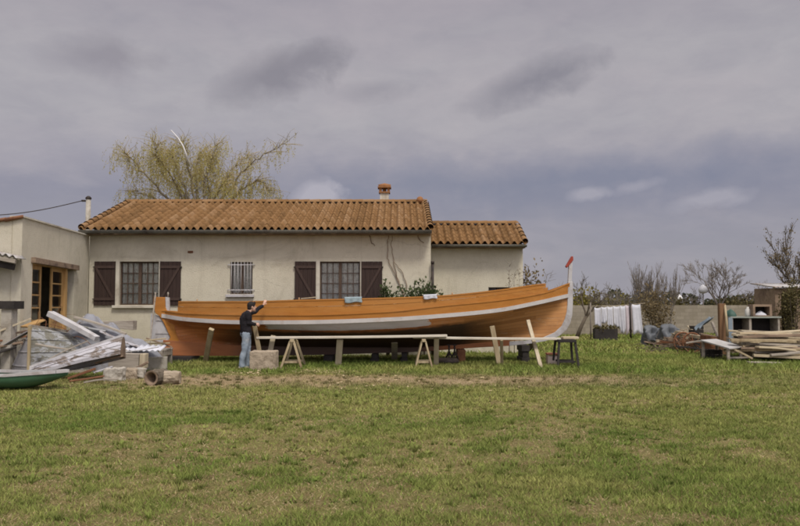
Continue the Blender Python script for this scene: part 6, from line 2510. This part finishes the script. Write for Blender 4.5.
def crate(px0, px1, py0, Y, H, mat, label, name='crate', cat='crate', depth=.5, group=None, zbase=0.0):
    """slatted open box"""
    x0_, x1_ = gx(px0, Y), gx(px1, Y)
    t = thing(name, label, cat, ((x0_ + x1_) / 2, Y, zbase), group)
    mb = MB()
    ns = max(2, round(H / .13))
    for k in range(ns):
        a, b_ = zbase + H * k / ns + .008, zbase + H * (k + 1) / ns - .008
        for yy in (Y, Y + depth):
            mb.box((x0_, yy - .01, a), (x1_, yy + .01, b_))
        for xx in (x0_, x1_):
            mb.box((xx - .01, Y + .012, a), (xx + .01, Y + depth - .012, b_))
    mb.box((x0_ + .012, Y + .012, zbase + .01), (x1_ - .012, Y + depth - .012, zbase + .03))
    mb.build('slats', mat, t)
    for xx in (x0_ + .025, x1_ - .025):
        for yy in (Y + .025, Y + depth - .025):
            mb = MB()
            mb.box((xx - .014, yy - .014, zbase), (xx + .014, yy + .014, zbase + H + .01))
            mb.build('corner_post', MAT['beam_wood'], t)
    return t


crate(694, 703.5, 326, 27.4, .88, MAT['black_wood'], 'dark slatted crate in the junk row left of the blue sheet')
crate(684.5, 692, 330, 28.2, .72, MAT['pale_wood'], 'pale slatted crate in the junk row behind the rusty cart')
crate(706, 718, 334, 25.4, .62, MAT['rust'], 'rusty brown crate under the blue sheet')
crate(668, 681, 342, 28.8, .42, MAT['beam_wood'], 'low brown crate behind the curved timber')
mb = MB()
q0 = at(701, 329, 25.2)
mb.grid(lambda u, v: (q0.x + .45 * u, 25.3 + .5 * v + .05 * math.sin(u * 6), q0.z - .02 + .42 * u * (1 - .2 * v) + .05 * math.sin(v * 7 + u * 3)), 16, 12)
tag(mb.build('blue_sheet', MAT['blue_cloth'], solid=.012), 'pale blue crumpled sheet thrown over the rusty crate', 'sheet')
# brown post and pole
mb = MB()
q = at(721.5, 303.5, 24.8)
mb.beam((q.x, 24.8, 0), (q.x, 24.8, q.z), .20, .16, up=(0, 1, 0))
tag(mb.build('brown_post', surf('russet_post', (.13, .07, .035), (.20, .115, .06), 3, .85, .4, (5, 5, .5)), bevel=.01), 'thick russet brown timber post rising from the junk', 'post')
mb = MB()
mb.tube([at(727.5, 336, 24.5), at(726.2, 318, 24.6), at(724.8, 305, 24.75)], [.045, .04, .035], 7)
tag(mb.build('pole', MAT['straw_wood']), 'straw coloured pole leaning on the russet post', 'pole')
mb = MB()
q = at(732, 312, 26.2)
s0 = 1.3
mb.grid(lambda u, v: (q.x + math.cos(2 * PI * u) * .2 * (1 - v ** 2) * (1 + .2 * math.sin(6 * PI * u)), 26.3 + math.sin(2 * PI * u) * .2 * (1 - v ** 2), gz(316.3, 26.2) + .25 * v), 24, 8)
tag(mb.build('green_sack', MAT['green_tarp']), 'dark green sack on the left end of the cabinet', 'sack')
# cabinet
CY_ = 26.0
cx0, cx1 = gx(731.5, CY_), gx(780, CY_)
cz0, cz1 = gz(332.5, CY_), gz(316.5, CY_)
cab = thing('cabinet', 'long open fronted dark cabinet with grey green top behind the lumber', 'cabinet', ((cx0 + cx1) / 2, CY_ + .3, 0))
mb = MB()
mb.box((cx0, CY_, 0), (cx0 + .06, CY_ + .6, cz1 - .05))
mb.box((cx1 - .06, CY_, 0), (cx1, CY_ + .6, cz1 - .05))
xm = gx(750.5, CY_)
mb.box((xm - .04, CY_, cz0), (xm + .04, CY_ + .56, cz1 - .052))
mb.box((cx0 + .062, CY_, cz0 - .05), (cx1 - .062, CY_ + .56, cz0 - .002))
mb.build('carcass', MAT['grey_wood'], cab)
mb = MB()
mb.box((cx0 + .062, CY_ + .565, 0), (cx1 - .062, CY_ + .595, cz1 - .052))
mb.build('back_panel', MAT['inside_shade'], cab)
mb = MB()
mb.box((cx0 - .04, CY_ - .04, cz1 - .048), (cx1 + .04, CY_ + .64, cz1))
mb.build('top', surf('grey_green_board', (.20, .22, .19), (.28, .30, .26), 4, .8, .3), cab)
mb = MB()
mb.box((gx(728.5, CY_ - .1), CY_ - .12, .3), (gx(732.5, CY_ - .1), CY_ - .08, cz1 - .03))
tag(mb.build('blue_board', surf('blue_grey_board', (.15, .19, .22), (.22, .26, .29), 4, .7, .2)), 'upright pale blue board at the left end of the cabinet', 'board')
# box on the cabinet
bx0, bx1 = gx(753.5, CY_), gx(772.5, CY_)
bz1 = gz(304.3, CY_)
bt = thing('wooden_box', 'square tan wooden box lying open fronted on top of the cabinet', 'box', ((bx0 + bx1) / 2, CY_ + .2, cz1))
mb = MB()
th = .075
mb.box((bx0, CY_, cz1 + .002), (bx0 + th, CY_ + .4, bz1))
mb.box((bx1 - th, CY_, cz1 + .002), (bx1, CY_ + .4, bz1))
mb.box((bx0 + th + .001, CY_, bz1 - th), (bx1 - th - .001, CY_ + .4, bz1))
mb.box((bx0 + th + .001, CY_, cz1 + .002), (bx1 - th - .001, CY_ + .4, cz1 + .04))
mb.build('frame', MAT['beam_wood'], bt)
mb = MB()
mb.box((bx0 + th + .001, CY_ + .36, cz1 + .042), (bx1 - th - .001, CY_ + .39, bz1 - th - .001))
mb.build('back', MAT['inside_shade'], bt)
mb = MB()
q = ((bx0 + bx1) / 2, CY_ + .14, cz1 + .04)
mb.grid(lambda u, v: (q[0] + math.cos(2 * PI * u) * .2 * (1 - v ** 2), q[1] + math.sin(2 * PI * u) * .1 * (1 - v ** 2), q[2] + .13 * v * (1 + .2 * math.sin(6 * PI * u))), 20, 6)
tag(mb.build('white_sack', MAT['cloth']), 'small white sack inside the tan wooden box', 'sack')
# small white jug left of box
mb = MB()
q = at(748.5, 314.5, CY_ + .2)
mb.tube([(q.x, CY_ + .25, cz1 + .002), (q.x, CY_ + .25, cz1 + .05), (q.x, CY_ + .25, cz1 + .22), (q.x, CY_ + .25, cz1 + .28), (q.x, CY_ + .25, cz1 + .32)], [.07, .095, .09, .04, .045], 12)
tag(mb.build('jug', surf('dull_jug', (.45, .44, .40), (.55, .54, .5), 6, .5, .1)), 'small pale jug on the cabinet left of the tan box', 'jug')

# table with a pale top in front of the lumber
TY = 22.6
tz = gz(343.5, TY)
tab = thing('work_table', 'low work table with grey white top in front of the lumber pile', 'table', (gx(720, TY), TY, 0))
mb = MB()
c0, c1, c2, c3 = at(700.5, 341, 23.2), at(729, 349.2, 22.0), at(743, 347.5, 22.3), at(716, 339.9, 23.5)
vs = [c0, c1, c2, c3] + [p + Vector((0, 0, .035)) for p in (c0, c1, c2, c3)]
mb.add(vs, [(3, 2, 1, 0), (4, 5, 6, 7), (0, 1, 5, 4), (1, 2, 6, 5), (2, 3, 7, 6), (3, 0, 4, 7)])
mb.build('tabletop', surf('grey_white_board', (.30, .295, .28), (.40, .39, .375), 3, .6, .15, stain=(.24, .21, .17)), tab)
for p in (c0, c1, c2, c3):
    q = p.lerp((c0 + c1 + c2 + c3) / 4, .12)
    mb = MB()
    mb.beam((q.x, q.y, 0), (q.x, q.y, q.z - .004), .07, .07, up=(0, 1, 0))
    mb.build('leg', MAT['grey_wood'], tab)
# dark box under the table
crate(706.5, 722, 350, 23.2, .30, MAT['black_wood'], 'dark crate pushed under the work table')

# lumber pile: layered boards on bearers
random.seed(44)
nb_ = 0
bear_y = (22.35, 24.3)
layers = [(.10, 5), (.19, 6), (.29, 7), (.39, 6), (.50, 6), (.60, 5), (.70, 4), (.80, 3)]
for k, (x, lab) in enumerate(((gx(742, 23), 'dark bearer beam under the left end of the lumber pile'), (gx(790, 23), 'dark bearer beam under the right end of the lumber pile'))):
    mb = MB()
    mb.box((x - .06, 21.9, 0), (x + .06, 24.6, .08))
    tag(mb.build('bearer', MAT['black_wood'], bevel=.006), lab, 'beam')
mats = ['new_wood', 'pale_wood', 'new_wood', 'grey_wood', 'straw_wood', 'new_wood', 'beam_wood']
for li, (z, n_) in enumerate(layers):
    for k in range(n_):
        y = 21.95 + 2.4 * (k + .5) / n_ + li * .05 + random.uniform(-.1, .1)
        x0_ = gx(random.uniform(722, 756) + li * .6, y)
        ln = random.uniform(1.7, 3.0)
        ang = random.gauss(0, .22)
        tilt = random.gauss(0, .045)
        w_, h_ = random.uniform(.18, .36), random.uniform(.035, .075)
        mb = MB()
        p0 = Vector((x0_, y, z + random.uniform(0, .03)))
        p1 = p0 + Vector((ln * math.cos(ang), ln * math.sin(ang), ln * tilt))
        mb.beam(p0, p1, w_, h_, n=3, bend=random.uniform(-.02, .02))
        tag(mb.build('lumber_board', MAT[random.choice(mats)], bevel=.004), 'sawn board lying in the lumber pile at the right edge', 'board', 'boards in the lumber pile')
# long boards that stand out
for (a, b_, Ya, Yb, w_, mt, lab) in (((727, 330.5), (800, 335.5), 25.2, 24.4, .3, 'new_wood', 'long pale plank lying highest on the lumber pile before the cabinet'),
                                     ((732, 334), (802, 339.5), 24.6, 23.6, .3, 'pale_wood', 'long pale plank lying second highest on the lumber pile'),
                                     ((741, 346.5), (772, 337.5), 22.3, 22.9, .16, 'straw_wood', 'slanting straw coloured board across the front of the lumber pile'),
                                     ((748, 362.5), (781, 364.0), 21.55, 21.45, .32, 'grey_wood', 'grey board on the grass in front of the lumber pile')):
    p0, p1 = at(*a, Ya), at(*b_, Yb)
    p0.z, p1.z = max(p0.z, .03), max(p1.z, .03)
    stick('long_board', p0, p1, w_, .05, MAT[mt], lab, 'board')
# shed at the right edge
SY = 34
sx0, sx1 = gx(776, SY), gx(812, SY)
sz = gz(288, SY)
shd = thing('garden_shed', 'small brown shed with pale roof half hidden at the right edge', 'shed', ((sx0 + sx1) / 2, SY, 0))
mb = MB()
hole = (gx(782, SY), gx(795, SY), 0.02, gz(293, SY))
wall_open(mb, sx0, sx1, 0, sz, SY, [hole], .08)
mb.add([(sx0, SY, 0), (sx0, SY + 2, 0), (sx0, SY + 2, sz), (sx0, SY, sz)], [(3, 2, 1, 0)])
mb.add([(sx1, SY, 0), (sx1, SY + 2, 0), (sx1, SY + 2, sz), (sx1, SY, sz)], [(0, 1, 2, 3)])
mb.add([(sx0, SY + 2, 0), (sx1, SY + 2, 0), (sx1, SY + 2, sz), (sx0, SY + 2, sz)], [(0, 1, 2, 3)])
mb.build('wall', MAT['beam_wood'], shd)
mb = MB()
mb.grid(lambda u, v: (sx0 - .12 + (sx1 - sx0 + .24) * u, SY - .2 + 2.4 * v, sz + .03 + .22 * v + .02 * math.cos(u * 70)), 60, 2)
mb.build('roof', MAT['zinc'], shd, solid=.02)

# ------------------------------------------------------------------ output settings
vs_ = SC.view_settings
vs_.view_transform = 'Standard'
vs_.look = 'None'
vs_.exposure = EXPO
vs_.gamma = 1.0
vs_.use_curve_mapping = False
SC.render.engine = 'CYCLES'
SC.cycles.use_denoising = True
SC.cycles.max_bounces = 6
SC.cycles.transparent_max_bounces = 12
SC.cycles.pixel_filter_type = 'BLACKMAN_HARRIS'
SC.cycles.filter_width = 1.8
